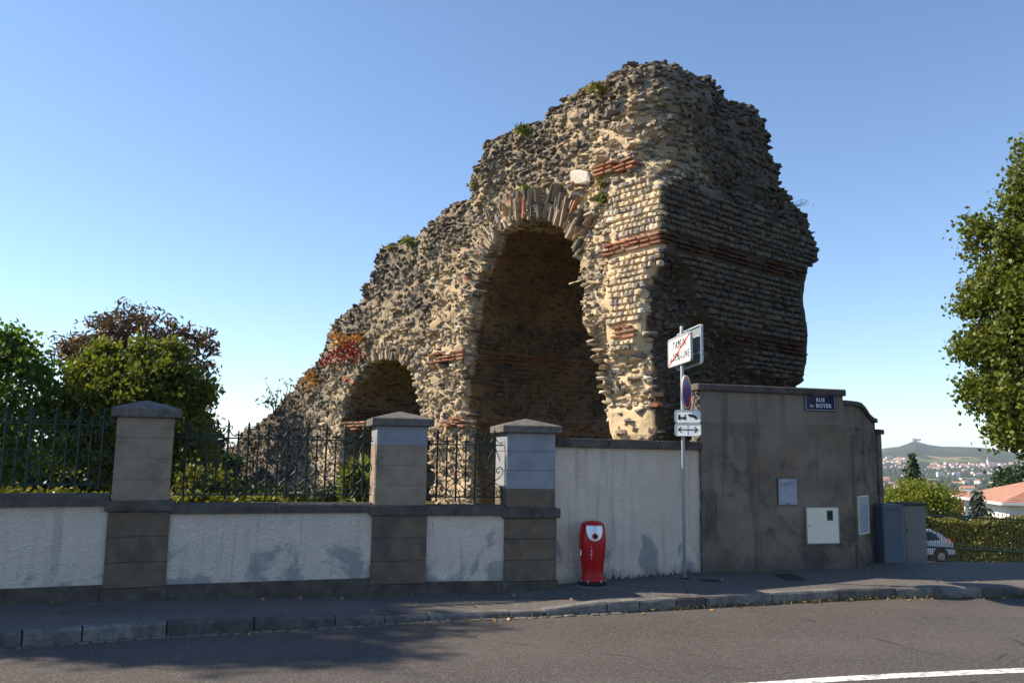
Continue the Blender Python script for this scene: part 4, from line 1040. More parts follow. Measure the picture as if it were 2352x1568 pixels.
o = MB().tube([(0, yn + .02, zn), (0, yn - .022, zn)], 0.046, 20).build('nozzle_ring', M['red'], hyd)
MB().tube([(0, yn - .02, zn), (0, yn - .026, zn)], 0.03, 16).build('nozzle_hole', M['black'], hyd)
MB().tube([(0, -hrad(z) * .9 - (.009 if z > .66 * HH else .001), z) for z in np.linspace(HH * .95, HH * .12, 16)], 0.003, 5).build('seam', M['red'], hyd)
for k, ch in enumerate('1401'):
    z = HH * (0.585 - 0.052 * k); lettering(hyd, ch, -0.055, z, 0.058, M['letter'], y=-hrad(z) * .9 * .965 - .004)
for a in (-60, -120, -20, -160, 60, 120): 
    MB().tube([(0.205 * math.cos(R(a)), 0.205 * math.sin(R(a)), 0.045), (0.205 * math.cos(R(a)), 0.205 * math.sin(R(a)), 0.085)], 0.012, 6).build('bolt', M['galv'], hyd)
MB().box((-0.205, -0.05, HH * .50), (0.02, 0.07, 0.09)).build('side_label', M['alu'], hyd)
pad = empty('concrete_pad', (HX + 0.02, HY - 0.02, zpave(HX, HY) - 0.006), R(20)); tag(pad, 'flat concrete pad under the red hydrant', 'pad')
MB().cbox((0, 0, -0.02), (0.62, 0.56, 0.055), 0.01).build('slab', M['kerb'], pad)
hyd.location.z += 0.0
# ------------------------------------------------------------------ sign post
PX, PY = G(1573, 1326, 0.0)[:2]; pz0 = zpave(PX, PY)
sg = empty('sign_post', (0, 0, 0)); sg.location = (PX, PY, pz0); tag(sg, 'galvanised post with town exit sign and parking signs', 'sign post')
ztop = zat(1564, 742, PX, PY) - pz0
MB().lathe([(0.0302, -0.1), (0.0302, ztop - 0.06), (0.026, ztop - 0.05), (0.004, ztop - 0.045)], n=18).build('pole', M['galv'], sg, smooth=True)
MB().lathe([(0.10, 0.0), (0.09, 0.012), (0.035, 0.02)], n=14).build('collar', M['tilegrate'], sg)
def sign_between(px_near, px_far, half, dxo=0.0, near_Y=None):
    Yn, Yf = PY - half, PY + half; Xn = ray(px_near, 800)[0] / ray(px_near, 800)[1] * Yn; Xf = ray(px_far, 800)[0] / ray(px_far, 800)[1] * Yf
    return np.array([Xn, Yn]), np.array([Xf, Yf])
n1, f1_ = sign_between(1588, 1537, 0.60)
L1 = float(np.linalg.norm(f1_ - n1)); ctr1 = (n1 + f1_) / 2; ang1 = math.atan2(n1[1] - f1_[1], n1[0] - f1_[0])    # local x: far -> near
zt1 = (zat(1588, 757, *n1) + zat(1537, 786, *f1_)) / 2; zb1 = (zat(1588, 823, *n1) + zat(1537, 845, *f1_)) / 2
h1 = zt1 - zb1; tpanel = empty('town_sign', (ctr1[0] - PX, ctr1[1] - PY, (zt1 + zb1) / 2 - pz0), ang1, sg)
plate('panel', L1, h1, 0.05, 0.02, M['white'], tpanel); frame_ring('border', L1 + .03, h1 + .03, 0.06, 0.022, -0.022, 0.022, M['galv'], tpanel)
lettering(tpanel, 'TASSIN', 0.0, h1 * 0.21, 0.20, M['black'], y=-0.0125, offset=0.005, space=1.35, fit=L1 * .58)
lettering(tpanel, 'DEMI-LUNE', 0.085, -h1 * 0.22, 0.185, M['black'], y=-0.0125, offset=0.004, space=1.25, fit=L1 * .72)
lettering(tpanel, 'LA', -L1 / 2 + 0.14, -h1 * 0.27, 0.11, M['black'], y=-0.0125, offset=0.002)
d = math.atan2(h1 - .03, L1 - .05); MB().box((0, -0.0155, 0), (math.hypot(L1, h1) - 0.07, 0.003, 0.026), M=Matrix.Rotation(-d, 4, 'Y')).build('diagonal_bar', M['signred'], tpanel)
for s in (-1, 1):
    MB().box((0, 0.03, s * h1 * .28), (L1 * .96, 0.025, 0.03)).build('rail', M['galv'], tpanel)
# its twin for the other direction, seen from behind
off = np.array([ray(1611, 790)[0] / ray(1611, 790)[1] * n1[1] - n1[0], 0.0]); ctr2 = ctr1 + off + np.array([0, -0.03])
zt2 = zat(1611, 746, n1[0] + off[0], n1[1]); zb2 = zat(1612, 833, n1[0] + off[0], n1[1]); h2 = zt2 - zb2
bpanel = empty('back_sign', (ctr2[0] - PX, ctr2[1] - PY, (zt2 + zb2) / 2 - pz0), ang1, sg)
plate('panel', L1 + .06, h2, 0.05, 0.012, M['signback'], bpanel); frame_ring('border', L1 + .09, h2 + .03, 0.06, 0.02, -0.03, 0.012, M['galv'], bpanel)
for s in (-1, 1): MB().box((0, -0.025, s * h2 * .22), (L1 * .98, 0.03, 0.03)).build('rail', M['galv'], bpanel)
for z in ((zt1 + zb1) / 2 - pz0 + h1 * .28, (zt1 + zb1) / 2 - pz0 - h1 * .28):
    MB().box((off[0] * .3, 0, z), (abs(off[0]) + .1, 0.05, 0.035)).build('bracket', M['galv'], sg)
# no parking disc
dn = math.atan2(-0.465, 0.885); dz = zat(1583, 899, PX, PY) - pz0
dc = empty('no_parking_disc', (0.885 * .075, -0.465 * .075, dz), dn + R(90), sg)
RD_ = 0.29
def disc(name, r0, r1, y0, y1, mat, parent, n=40):
    V = []; F = []
    for y in (y0, y1):
        for rr in (r0, r1):
            V += [(rr * math.cos(2 * math.pi * k / n), y, rr * math.sin(2 * math.pi * k / n)) for k in range(n)]
    for k in range(n):
        j = (k + 1) % n; F += [(k, j, n + j, n + k), (2 * n + k, 3 * n + k, 3 * n + j, 2 * n + j), (n + k, n + j, 3 * n + j, 3 * n + k), (k, 2 * n + k, 2 * n + j, j)]
    if r0 < 1e-4: V, F = [], []
    mb = MB()
    if r0 < 1e-4: mb.tube([(0, y0, 0), (0, y1, 0)], r1, n)
    else: mb.add(V, F)
    return mb.build(name, mat, parent)
disc('back_plate', 0, RD_, 0.004, 0.022, M['galv'], dc)
disc('white_rim', RD_ * .95, RD_, -0.004, 0.006, M['white'], dc)
disc('red_ring', RD_ * .74, RD_ * .948, -0.003, 0.006, M['signred'], dc)
disc('blue_field', 0, RD_ * .738, -0.002, 0.006, M['signblue'], dc)
MB().box((0, -0.004, 0), (RD_ * 1.62, 0.003, RD_ * .2), M=Matrix.Rotation(R(45), 4, 'Y')).build('red_bar', M['signred'], dc)
for z in (-.14, .14): MB().box((0, 0.05, z), (0.09, 0.07, 0.03)).build('clamp', M['galv'], dc)
# two small plates facing the street
fa = math.atan2(PX, PY) * -1.0 - R(8)
for nm, yc in (('tow_plate', 955), ('arrow_plate', 985.5)):
    cx = PX + 0.075; z = zat(1577.5, yc, cx, PY - .06) - pz0
    pl = empty(nm, (0.072, -0.07, z), fa, sg)
    plate('panel', 0.44, 0.212, 0.045, 0.012, M['white'], pl); frame_ring('rim', 0.452, 0.224, 0.05, 0.012, -0.014, 0.012, M['galv'], pl)
    MB().box((-0.02, 0.03, 0), (0.09, 0.05, 0.03)).build('clamp', M['galv'], pl)
    def sil(name, poly): MB().prism(poly, -0.0095, -0.007).build(name, M['black'], pl)
    if nm == 'tow_plate':
        sil('tow_truck', [(-.165, -.045), (-.165, -.005), (-.155, .035), (-.132, .035), (-.125, -.012), (-.07, -.012), (-.035, .035), (-.028, .03), (-.045, -.005), (-.03, -.012), (-.025, -.04)])
        for x in (-.14, -.055): o = MB().tube([(x, -.0105, -.046), (x, -.0072, -.046)], .018, 12).build('wheel', M['black'], pl)
        sil('car', [(.0, .025), (.01, .012), (.16, -.05), (.165, -.02), (.135, .01), (.095, .028), (.03, .04)])
        for x, z in ((.035, .005), (.135, -.04)): MB().tube([(x, -.0105, z), (x, -.0072, z)], .016, 12).build('wheel', M['black'], pl)
    else:
        sil('shaft', [(-.165, -.008), (.165, -.008), (.165, .008), (-.165, .008)])
        for s in (-1, 1): sil('arrow_head', [(s * .175, 0), (s * .115, .052), (s * .105, .04), (s * .145, 0), (s * .105, -.04), (s * .115, -.052)][::s])
        sil('divider', [(-.003, -.085), (.003, -.085), (.003, .085), (-.003, .085)])

# ------------------------------------------------------------------ things on the grey wall
def grey_sz(dx, dy):
    p = on_grey(dx, dy); return float((p[:2] - np.array(GW[0])) @ np.array([math.cos(GW[1]), math.sin(GW[1])])), float(p[2])
def wall_thing(name, x0, y0, x1, y1, label, cat, out=0.0):
    s0, zt_ = grey_sz(x0, y0); s1_, zb_ = grey_sz(x1, y1); _, zt2_ = grey_sz(x1, y0 + (y0 - 1058) * -0.005); sm = (s0 + s1_) / 2
    pos = np.array(GW[0]) + sm * np.array([math.cos(GW[1]), math.sin(GW[1])]) + out * np.array([math.sin(GW[1]), -math.cos(GW[1])])
    e = empty(name, (pos[0], pos[1], (zt_ + zb_) / 2), GW[1]); tag(e, label, cat); return e, s1_ - s0, zt_ - zb_
e, w, h = wall_thing('street_name_plate', 1846, 902, 1918, 944.5, 'navy enamel street name plate high on the grey wall', 'street sign', 0.022)
plate('panel', w, h, 0.012, 0.012, M['navy'], e)
frame_ring('white_border', w - .035, h - .035, 0.03, 0.007, -0.0085, -0.005, M['letter'], e)
lettering(e, 'RUE', 0.0, h * .13, 0.105, M['letter'], y=-0.0075, offset=0.003, space=1.15, fit=w * .27)
lettering(e, 'BOYER', w * .10, -h * .20, 0.105, M['letter'], y=-0.0075, offset=0.003, space=1.15, fit=w * .50)
lettering(e, 'DE', -w * .29, -h * .23, 0.07, M['letter'], y=-0.0075, offset=0.001, fit=w * .11)
MB().box((0, -0.0075, h / 2 - 0.03), (w * .56, 0.004, 0.036)).build('title_field', M['navy'], e)
lettering(e, 'TASSIN LA DEMI-LUNE', 0, h / 2 - 0.03, 0.034, M['letter'], y=-0.0105)
for sx in (-1, 1):
    for sz in (-1, 1): MB().tube([(sx * (w / 2 - .012), -.006, sz * (h / 2 - .012)), (sx * (w / 2 - .012), -.012, sz * (h / 2 - .012))], .006, 8).build('screw', M['galv'], e)
e, w, h = wall_thing('electricity_plate', 1785, 1097, 1831, 1158, 'pale blue metal electricity cover with stamped letters on grey wall', 'meter cover', 0.02)
frame_ring('frame', w + .02, h + .02, .004, .016, -0.012, 0.02, M['framedark'], e); plate('door', w - .012, h - .012, .004, 0.01, M['paleplate'], e)
lettering(e, 'EDF', 0, h * .27, 0.085, M['framedark'], y=-0.007, space=1.35)
for s in (-1, 1): MB().box((s * w * .33, -0.006, h * .27), (0.05, 0.003, 0.012), M=Matrix.Rotation(R(s * -35), 4, 'Y')).build('stroke', M['framedark'], e)
MB().box((0, -0.007, -h * .46), (0.04, 0.006, 0.03)).build('latch', M['framedark'], e)
e, w, h = wall_thing('gas_meter_box', 1848, 1163, 1926, 1246, 'cream meter box with small dark window on the grey wall', 'meter box', 0.03)
frame_ring('frame', w + .015, h + .015, .006, .018, -0.016, 0.03, M['cab2'], e); dd = plate('door', w - .02, h - .02, .006, 0.02, M['cream'], e)
frame_ring('window_frame', .13, .19, .004, .018, -0.018, -0.008, M['framedark'], dd, x=w * .22, z=h * .27); MB().box((w * .22, -.012, h * .27), (.10, .006, .16)).build('window', M['glass'], dd)
MB().tube([(-w * .42, -.01, 0), (-w * .42, -.022, 0)], .011, 10).build('lock', M['black'], dd)
s0, z0_ = ret_sz(1965, 1138); s1_, z1_ = ret_sz(1992, 1222); sm = (s0 + s1_) / 2; pos = RA + sm * RD + 0.03 * np.array([math.sin(ra), -math.cos(ra)])
e = empty('meter_cabinet', (pos[0], pos[1], (z0_ + z1_) / 2), ra); tag(e, 'pale grey meter cabinet on the swooping return wall', 'meter box')
frame_ring('frame', s1_ - s0, z0_ - z1_, .006, .02, -0.02, 0.03, M['cream'], e); plate('door', s1_ - s0 - .03, z0_ - z1_ - .03, .004, .02, M['paleplate'], e)
# ------------------------------------------------------------------ pavement covers
gq = [G(x, y, 0.0) for x, y in [(1776, 1316), (1822, 1315.5), (1855, 1329), (1807, 1330.5)]]
gq = [np.array([q[0], q[1], zpave(q[0], q[1]) + 0.008]) for q in gq]; gc = sum(gq) / 4
gr = empty('drain_grate', tuple(gc)); tag(gr, 'dark rectangular iron drain cover in the pavement below the grey wall', 'drain cover')
def gpt(a, b): return (gq[0] * (1 - a) + gq[1] * a) * (1 - b) + (gq[3] * (1 - a) + gq[2] * a) * b - gc
MB().add([gpt(a, b) + np.array([0, 0, z]) for z in (-.03, 0) for a, b in ((0, 0), (1, 0), (1, 1), (0, 1))], [(0, 1, 2, 3), (4, 5, 6, 7), (0, 1, 5, 4), (1, 2, 6, 5), (2, 3, 7, 6), (3, 0, 4, 7)]).build('cover', M['tilegrate'], gr)
for k in range(7):
    a, b = gpt(.08, .1 + .13 * k), gpt(.92, .1 + .13 * k); MB().tube([a + np.array([0, 0, .004]), b + np.array([0, 0, .004])], .008, 4).build('rib', M['tilegrate'], gr)
q = G(1633, 1331, 0.0); vc = empty('valve_cover', (q[0], q[1], zpave(q[0], q[1]) + .006)); tag(vc, 'small round iron valve cover beside the sign post base', 'valve cover')
MB().lathe([(0.17, -.02), (0.17, .004), (0.155, .006), (0.0, .006)], n=24).build('lid', M['tilegrate'], vc); MB().lathe([(0.19, -.02), (0.19, .001), (0.172, .001)], n=24).build('rim', M['plinth'], vc)

# ================================================================== CABINETS, GATE, CAR
c1 = G(2046, 1300, -0.08); cab = empty('street_cabinet', (c1[0] + .06, c1[1] + .2, -0.09), R(12)); tag(cab, 'blue grey street cabinet with sloped lid at the end of the wall', 'cabinet')
zt_ = zat(2046, 1164, c1[0], c1[1]) + 0.08
MB().box((0, 0, zt_ / 2), (.44, .34, zt_)).build('body', M['cab'], cab); MB().prism([(-.25, zt_ - .02), (-.25, zt_ + .04), (-.2, zt_ + .08), (.2, zt_ + .07), (.25, zt_ + .02), (.25, zt_ - .02)], -.22, .22).build('lid', M['cab'], cab)
MB().box((0, -.173, zt_ * .5), (.39, .006, zt_ * .9)).build('door', M['cab'], cab); MB().box((.15, -.18, zt_ * .47), (.06, .014, .03)).build('handle', M['framedark'], cab)
c2 = np.array([8.75, 18.6]); cb2 = empty('utility_cabinet', (c2[0], c2[1], zdrive(18.6)), R(16)); tag(cb2, 'taupe utility cabinet half hidden behind the blue grey cabinet', 'cabinet')
zt_ = zat(2090, 1159, c2[0], c2[1]) - zdrive(18.6)
MB().box((0, 0, zt_ / 2), (.62, .4, zt_)).build('body', M['cab2'], cb2); MB().cbox((0, 0, zt_ + .03), (.7, .48, .06), .01).build('lid', M['plinth'], cb2); MB().box((.02, -.205, zt_ * .48), (.52, .008, zt_ * .88)).build('door', M['cab2'], cb2); MB().box((-.2, -.212, zt_ * .6), (.03, .012, .1)).build('hinge', M['framedark'], cb2)
# gate
ga, gb = np.array([14.6, 30.0]), np.array([21.5, 27.6]); gl = float(np.linalg.norm(gb - ga)); gan = math.atan2(gb[1] - ga[1], gb[0] - ga[0])
gz0 = zat(2112, 1287, *ga); gate = empty('iron_gate', (ga[0], ga[1], gz0), gan); tag(gate, 'long dark iron bar gate across the driveway', 'gate')
gtop = zat(2112, 1181, *ga) - gz0; gmid = zat(2112, 1253, *ga) - gz0
slope = -0.02
def gl_z(x): return slope * x
nb = int(gl / 0.115); bar = MB().tube([(0, 0, 0), (0, 0, gtop + .12)], .011, 5); bar.tube([(0, 0, gtop + .10), (0, 0, gtop + .13), (0, 0, gtop + .22)], [.008, .022, .001], 5); sb = MB().tube([(0, 0, 0), (0, 0, gmid + .10)], .010, 5); sb.tube([(0, 0, gmid + .09), (0, 0, gmid + .115), (0, 0, gmid + .18)], [.008, .02, .001], 5)
bo = None; so_ = None
for k in range(nb + 1):
    x = gl * k / nb
    if bo is None: bo = bar.build('bar', M['gate'], gate); so_ = sb.build('short_bar', M['gate'], gate); o1, o2 = bo, so_
    else: o1, o2 = copy(bo, gate), copy(so_, gate)
    o1.location = (x, 0, gl_z(x)); o2.location = (x + gl / nb / 2, 0, gl_z(x))
for z, r in ((gtop, .03), (gmid, .04), (.06, .035)): MB().tube([(0, 0, z), (gl, 0, z + gl_z(gl))], r, 6).build('rail', M['gate'], gate)
MB().box((-.12, 0, gtop / 2 + .1), (.14, .14, gtop + .4)).build('gate_post', M['gate'], gate)
# car (rear half shows right of the cabinets)
cp = np.array([atY(2150, 1287, 37.0)[0] - 1.42, 37.0]); cz = zat(2150, 1288, 17.9, 37.0); cz = zdrive(37.0)
car = empty('parked_car', (cp[0], cp[1], cz), R(8)); tag(car, 'pale silver hatchback parked behind the iron gate', 'car')
# side profile, nose to -x, tail to +x ; wheelbase 2.45
prof = [(-1.9, .28), (-1.93, .55), (-1.85, .68), (-1.0, .86), (-.35, 1.32), (.2, 1.42), (.95, 1.40), (1.35, 1.24), (1.62, .98), (1.80, .90), (1.86, .62), (1.84, .30)]
V = []; F = []; n = len(prof)
for yv, inn in ((-.84, 0), (-.84, 1), (.84, 1), (.84, 0)): pass
rows_ = []
for yy in (-.82, -.70, .70, .82):
    r_ = []
    for (x, z) in prof:
        tum = 0.16 * max(0, (z - .85) / .55); y_ = math.copysign(abs(yy) - tum, yy) if abs(yy) > .8 else math.copysign(.70 - tum, yy)
        r_.append((x, y_, z + (0.02 if abs(yy) < .8 else 0)))
    rows_.append(r_)
V = [p for r_ in rows_ for p in r_]
for a in range(3):
    for i in range(n): F.append((a * n + i, a * n + (i + 1) % n, (a + 1) * n + (i + 1) % n, (a + 1) * n + i))
F += [tuple(range(n)), tuple(range(4 * n - 1, 3 * n - 1, -1))]
MB().add(V, F).build('body', M['carpaint'], car)
def side_y(z): return .82 - 0.16 * max(0, (z - .85) / .55)
for s in (-1, 1):
    for poly in ([(-.86, .93), (-.32, 1.27), (.18, 1.33), (.18, .93)], [(.25, .93), (.25, 1.335), (.88, 1.32), (1.12, 1.2), (1.25, .98)]):
        V = [(x, s * (side_y(z) + .006), z) for x, z in poly]; MB().add(V, [tuple(range(len(V)))]).build('side_window', M['glass'], car)
    MB().box((1.78, s * .62, .93), (.12, .22, .16)).build('tail_light', M['tail'], car)
V = [(1.36 + .01, y, 1.235) for y in (-.55, .55)] + [(1.60 + .012, y, 1.0) for y in (.62, -.62)]; MB().add(V, [(0, 1, 2, 3)]).build('rear_window', M['glass'], car)
MB().box((0, 0, .30), (3.7, 1.66, .16)).build('sill', M['rubber'], car)
for x in (-1.22, 1.22):
    for s in (-1, 1):
        wv = empty('wheel', (x, s * .76, .29), 0, car)
        MB().tube([(0, -.09, 0), (0, .09, 0)], .29, 22).build('tyre', M['rubber'], wv); MB().tube([(0, s * .07, 0), (0, s * .098, 0)], .17, 18).build('rim', M['signback'], wv)
        MB().tube([(0, s * .03, .02), (0, s * .078, .02)], .36, 22).build('wheel_arch', M['rubber'], wv)
MB().box((1.86, 0, .52), (.08, 1.6, .22)).build('bumper', M['carpaint'], car)
#@@TREES
# ================================================================== VEGETATION
def leaf_quads(C, size, elong=1.5, up=0.35, droop=0.0, rs=None, fold=0.25):
    """C (n,3) leaf centres -> rhombic folded leaves (two tris as one bent quad)"""
    n = len(C); r = rng
    nrm = r.normal(size=(n, 3)); nrm[:, 2] = nrm[:, 2] * (1 - up) + up * 1.3; nrm /= np.linalg.norm(nrm, axis=1)[:, None]
    d = r.normal(size=(n, 3)); d[:, 2] -= droop; d -= nrm * (d * nrm).sum(1)[:, None]; d /= np.linalg.norm(d, axis=1)[:, None] + 1e-9
    t = np.cross(nrm, d); s = size * r.uniform(.65, 1.3, n)[:, None]
    L = d * s * elong / 2; W = t * s / 2; lift = nrm * s * fold
    V = np.stack([C - L, C - L * .1 + W + lift * .5, C + L, C - L * .1 - W + lift * .5], 1).reshape(-1, 3)
    F = np.arange(4 * n).reshape(n, 4); return V, F
def crown_points(blobs, n_clumps, per, clump_r, shell=0.55):
    """blobs: (cx,cy,cz,rx,ry,rz,weight). Clump centres are pushed to the outside of the blobs."""
    w = np.array([b[6] if len(b) > 6 else b[3] * b[4] * b[5] for b in blobs], float); w /= w.sum()
    idx = rng.choice(len(blobs), n_clumps, p=w); B = np.array([b[:6] for b in blobs])[idx]
    d = rng.normal(size=(n_clumps, 3)); d /= np.linalg.norm(d, axis=1)[:, None]
    rad = shell + (1 - shell) * rng.random(n_clumps) ** .6
    rad *= 1 + 0.13 * rng.normal(size=n_clumps).clip(-2, 1.6)
    cc = B[:, :3] + d * B[:, 3:6] * rad[:, None]
    pts = cc[:, None, :] + rng.normal(size=(n_clumps, per, 3)) * clump_r * np.array([1, 1, .7]); return cc, pts.reshape(-1, 3)
def limb(mb, a, b, r0, r1, bend=.15, n=5):
    a, b = Vector(a), Vector(b); m = Vector((random.gauss(0, 1), random.gauss(0, 1), random.gauss(.3, .6))) * (b - a).length * bend
    pts = [a.lerp(b, t) + m * math.sin(math.pi * t) for t in [k / n for k in range(n + 1)]]
    mb.tube(pts, [r0 + (r1 - r0) * k / n for k in range(n + 1)], 6, cap=False); return pts
def tree(name, base, height, blobs, n_clumps, per, leaf, clump_r, mat, label, cat='tree', trunk_r=.14, elong=1.5, up=.35, droop=0.0, shell=.55, group=None, limbs=14, twigs=60, trunk_top=None):
    root = empty(name, base); tag(root, label, cat, group); b = Vector(base)
    cc, pts = crown_points([(x - b.x, y - b.y, z - b.z, *r) for (x, y, z, *r) in blobs], n_clumps, per, clump_r, shell)
    V, F = leaf_quads(pts, leaf, elong, up, droop); obj_np('crown', V, F, mat, root, kind='stuff')
    tt = trunk_top if trunk_top is not None else height * .45
    mb = MB(); top = Vector((random.uniform(-.1, .1), random.uniform(-.1, .1), tt)); limb(mb, (0, 0, -.2), top, trunk_r, trunk_r * .65, .03)
    ends = []
    for k in range(limbs):
        c = Vector(cc[random.randrange(len(cc))]); st = Vector((0, 0, 0)).lerp(top, random.uniform(.55, 1)); e = st.lerp(c, .85); p = limb(mb, st, e, trunk_r * .42, trunk_r * .1, .10); ends += p[2:]
    for k in range(twigs):
        c = Vector(cc[random.randrange(len(cc))]); s = min(ends, key=lambda q: (q - c).length) if ends else top
        if (s - c).length < 3: limb(mb, s, c, trunk_r * .11, trunk_r * .03, .08, 3)
    mb.build('trunk', M['bark'], root); return root
# ---- garden trees on the left, behind the railing
def at(dx, dy, Y): return atY(dx, dy, Y)
def blob(dx, dy, Y, rx, ry, rz, w=None):
    p = at(dx, dy, Y); return (p[0], p[1], p[2], rx, ry, rz) + ((w,) if w else ())
gzl = 0.7
b_ = at(40, 1100, 16.3)
tree('maple_shrub', (b_[0], b_[1], gzl), 4, [blob(20, 905, 16.2, 1.0, .9, 1.0), blob(-110, 860, 16.4, 1.3, 1.0, 1.3), blob(60, 1020, 16, 1.1, .8, .8), blob(-60, 1040, 15.6, 1.2, .8, .7), blob(30, 800, 16.3, .22, .25, .42, .25), blob(75, 850, 16.2, .25, .25, .35, .25), blob(-10, 790, 16.4, .3, .3, .4, .2)],
     360, 30, .085, .15, M['leaf_shrub'], 'bright green maple like shrub at the left edge of the photo', 'shrub', .07, 1.25, .3, shell=.35)
b_ = at(300, 1100, 17.2)
tree('green_broadleaf_tree', (b_[0], b_[1], gzl), 4, [blob(310, 905, 17.2, 1.05, 1.0, .72), blob(205, 930, 17.0, .8, .9, .7), blob(405, 935, 17.3, .72, .8, .72), blob(290, 1030, 16.8, 1.3, .9, .7), blob(160, 985, 17.2, .8, .8, .8), blob(420, 1020, 17.0, .7, .7, .75), blob(440, 1075, 16.6, .5, .5, .4), blob(250, 850, 17.2, .55, .5, .28, .5), blob(370, 850, 17.2, .5, .5, .25, .5), blob(185, 850, 17.2, .2, .25, .3, .12), blob(235, 808, 17.2, .2, .2, .22, .1), blob(330, 800, 17.2, .22, .25, .22, .1), blob(395, 812, 17.2, .18, .2, .28, .1), blob(455, 900, 17.2, .25, .3, .3, .15)],
     900, 34, .068, .125, M['leaf_walnut'], 'dense green broadleaf tree behind the leftmost pier', 'tree', .09, 1.7, .3, shell=.4)
b_ = at(315, 1090, 30.5)
ch = tree('chestnut_tree', (b_[0], b_[1], 0.2), 8, [blob(330, 770, 30.5, 1.71, 1.71, 0.99), blob(225, 800, 30.5, 1.35, 1.35, 0.72), blob(430, 800, 30.5, 0.99, 1.17, 0.90), blob(300, 730, 30.5, 1.08, 1.08, 0.50), blob(455, 880, 30.5, 0.68, 1.08, 0.81), blob(465, 960, 30.3, 0.59, 0.99, 0.81), blob(180, 860, 30.5, 1.08, 1.35, 0.63), blob(340, 860, 30.5, 1.98, 1.98, 1.08), blob(440, 1040, 30.5, 0.90, 1.08, 0.81), blob(250, 960, 30.9, 2.34, 1.98, 1.08), blob(170, 800, 30.5, .7, .8, .4, .5), blob(472, 790, 30.5, .45, .6, .5, .4), blob(250, 745, 30.5, .7, .7, .3, .4)],
     520, 17, .085, .17, M['leaf_chest'], 'brown leaved autumn chestnut rising behind the green tree', 'tree', .30, 3.0, .1, .3, .55, limbs=34, twigs=420, trunk_top=4.6)
# added, unseen trees left of view, shaped to shade the pavement and road
x, y, h = -18.5, 13.1, 14.0
tree('added_shade_tree', (x, y, .6), h, [(x, y, 10.5, 1.8, 1.15, 3.4), (x + .3, y, 7.2, 2.2, 1.25, 2.8), (x - .4, y, 4.6, 2.0, 1.2, 2.0)], 620, 26, .14, .24, M['leaf_walnut'], 'unseen columnar tree added beyond the left edge to shade the pavement', 'tree', .2)
x, y, h = -19.5, 11.7, 14.8
tree('added_shade_tree', (x, y, .4), h, [(x, y, 12.2, 1.5, .75, 2.4), (x + .2, y, 9.4, 1.8, .8, 2.2), (x, y, 6.0, 1.6, .7, 2.4)], 520, 26, .13, .2, M['leaf_walnut'], 'slim unseen tree added beyond the left edge to shade the road', 'tree', .18)
b_ = at(420, 1100, 31.5)
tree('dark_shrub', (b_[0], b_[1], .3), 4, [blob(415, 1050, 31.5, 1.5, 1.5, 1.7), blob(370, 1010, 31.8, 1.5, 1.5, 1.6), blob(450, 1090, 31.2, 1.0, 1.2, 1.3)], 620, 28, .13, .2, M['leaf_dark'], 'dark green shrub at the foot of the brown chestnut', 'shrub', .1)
# low plants at the foot of the railing
def bush(name, blobs, n_cl, per, leaf, mat, label, cat='bush', up=.3, elong=1.6, clump=.10, group=None):
    b0 = blobs[0]; root = empty(name, (b0[0], b0[1], b0[2] - b0[5])); tag(root, label, cat, group)
    cc, pts = crown_points([(x - b0[0], y - b0[1], z - b0[2] + b0[5], *r) for (x, y, z, *r) in blobs], n_cl, per, clump, .3)
    V, F = leaf_quads(pts, leaf, elong, up); obj_np('foliage', V, F, mat, root, kind='stuff')
    mb = MB()
    for k in range(7):
        c = cc[random.randrange(len(cc))]; limb(mb, (random.uniform(-.1, .1), random.uniform(-.1, .1), -.05), c, .012, .004, .1, 3)
    mb.build('stems', M['bark'], root); return root
def gb(dx, dy, Y, rx, ry, rz): p = at(dx, dy, Y); return (p[0], p[1], p[2], rx, ry, rz)
bush('laurel_bush', [gb(455, 1112, 15.6, .30, .4, .30), gb(500, 1120, 15.8, .25, .3, .25)], 110, 16, .075, M['leaf_hedge'], 'sunlit yellow green bush right of the leftmost pier behind railing')
bush('young_pine', [gb(828, 1118, 18.0, .2, .25, .5)], 40, 22, .12, M['tuft'], 'wispy green plant beside the middle pier behind railing', elong=5, up=.1)
bush('ground_ivy', [gb(90, 1138, 13.4, 1.2, .25, .10), gb(-60, 1136, 13.2, 1.0, .3, .12)], 130, 10, .06, M['leaf_hedge'], 'low ivy leaves peeping over the coping at far left', clump=.06)
bush('ground_ivy', [gb(560, 1150, 14.0, .9, .2, .09), gb(440, 1146, 13.8, .5, .2, .09)], 100, 10, .055, M['leaf_hedge'], 'low ivy leaves peeping over the coping under the longest railing', clump=.05)
bush('added_undergrowth', [gb(600, 1142, 22, 2.0, .5, .34), gb(760, 1144, 19.5, .9, .4, .28)], 260, 18, .08, M['leaf_dark'], 'added dark low undergrowth at the foot of the ruin behind longest railing')  # foliage added to darken the pale sunlit ground behind the railing
bush('back_hedge', [gb(120, 1080, 20.5, 3.2, .8, .9), gb(420, 1070, 21, 1.6, .7, .8), gb(-200, 1080, 20, 3, .8, 1.0)], 520, 24, .10, M['leaf_dark'], 'dark green hedge deep in the shade of the garden trees', 'hedge')
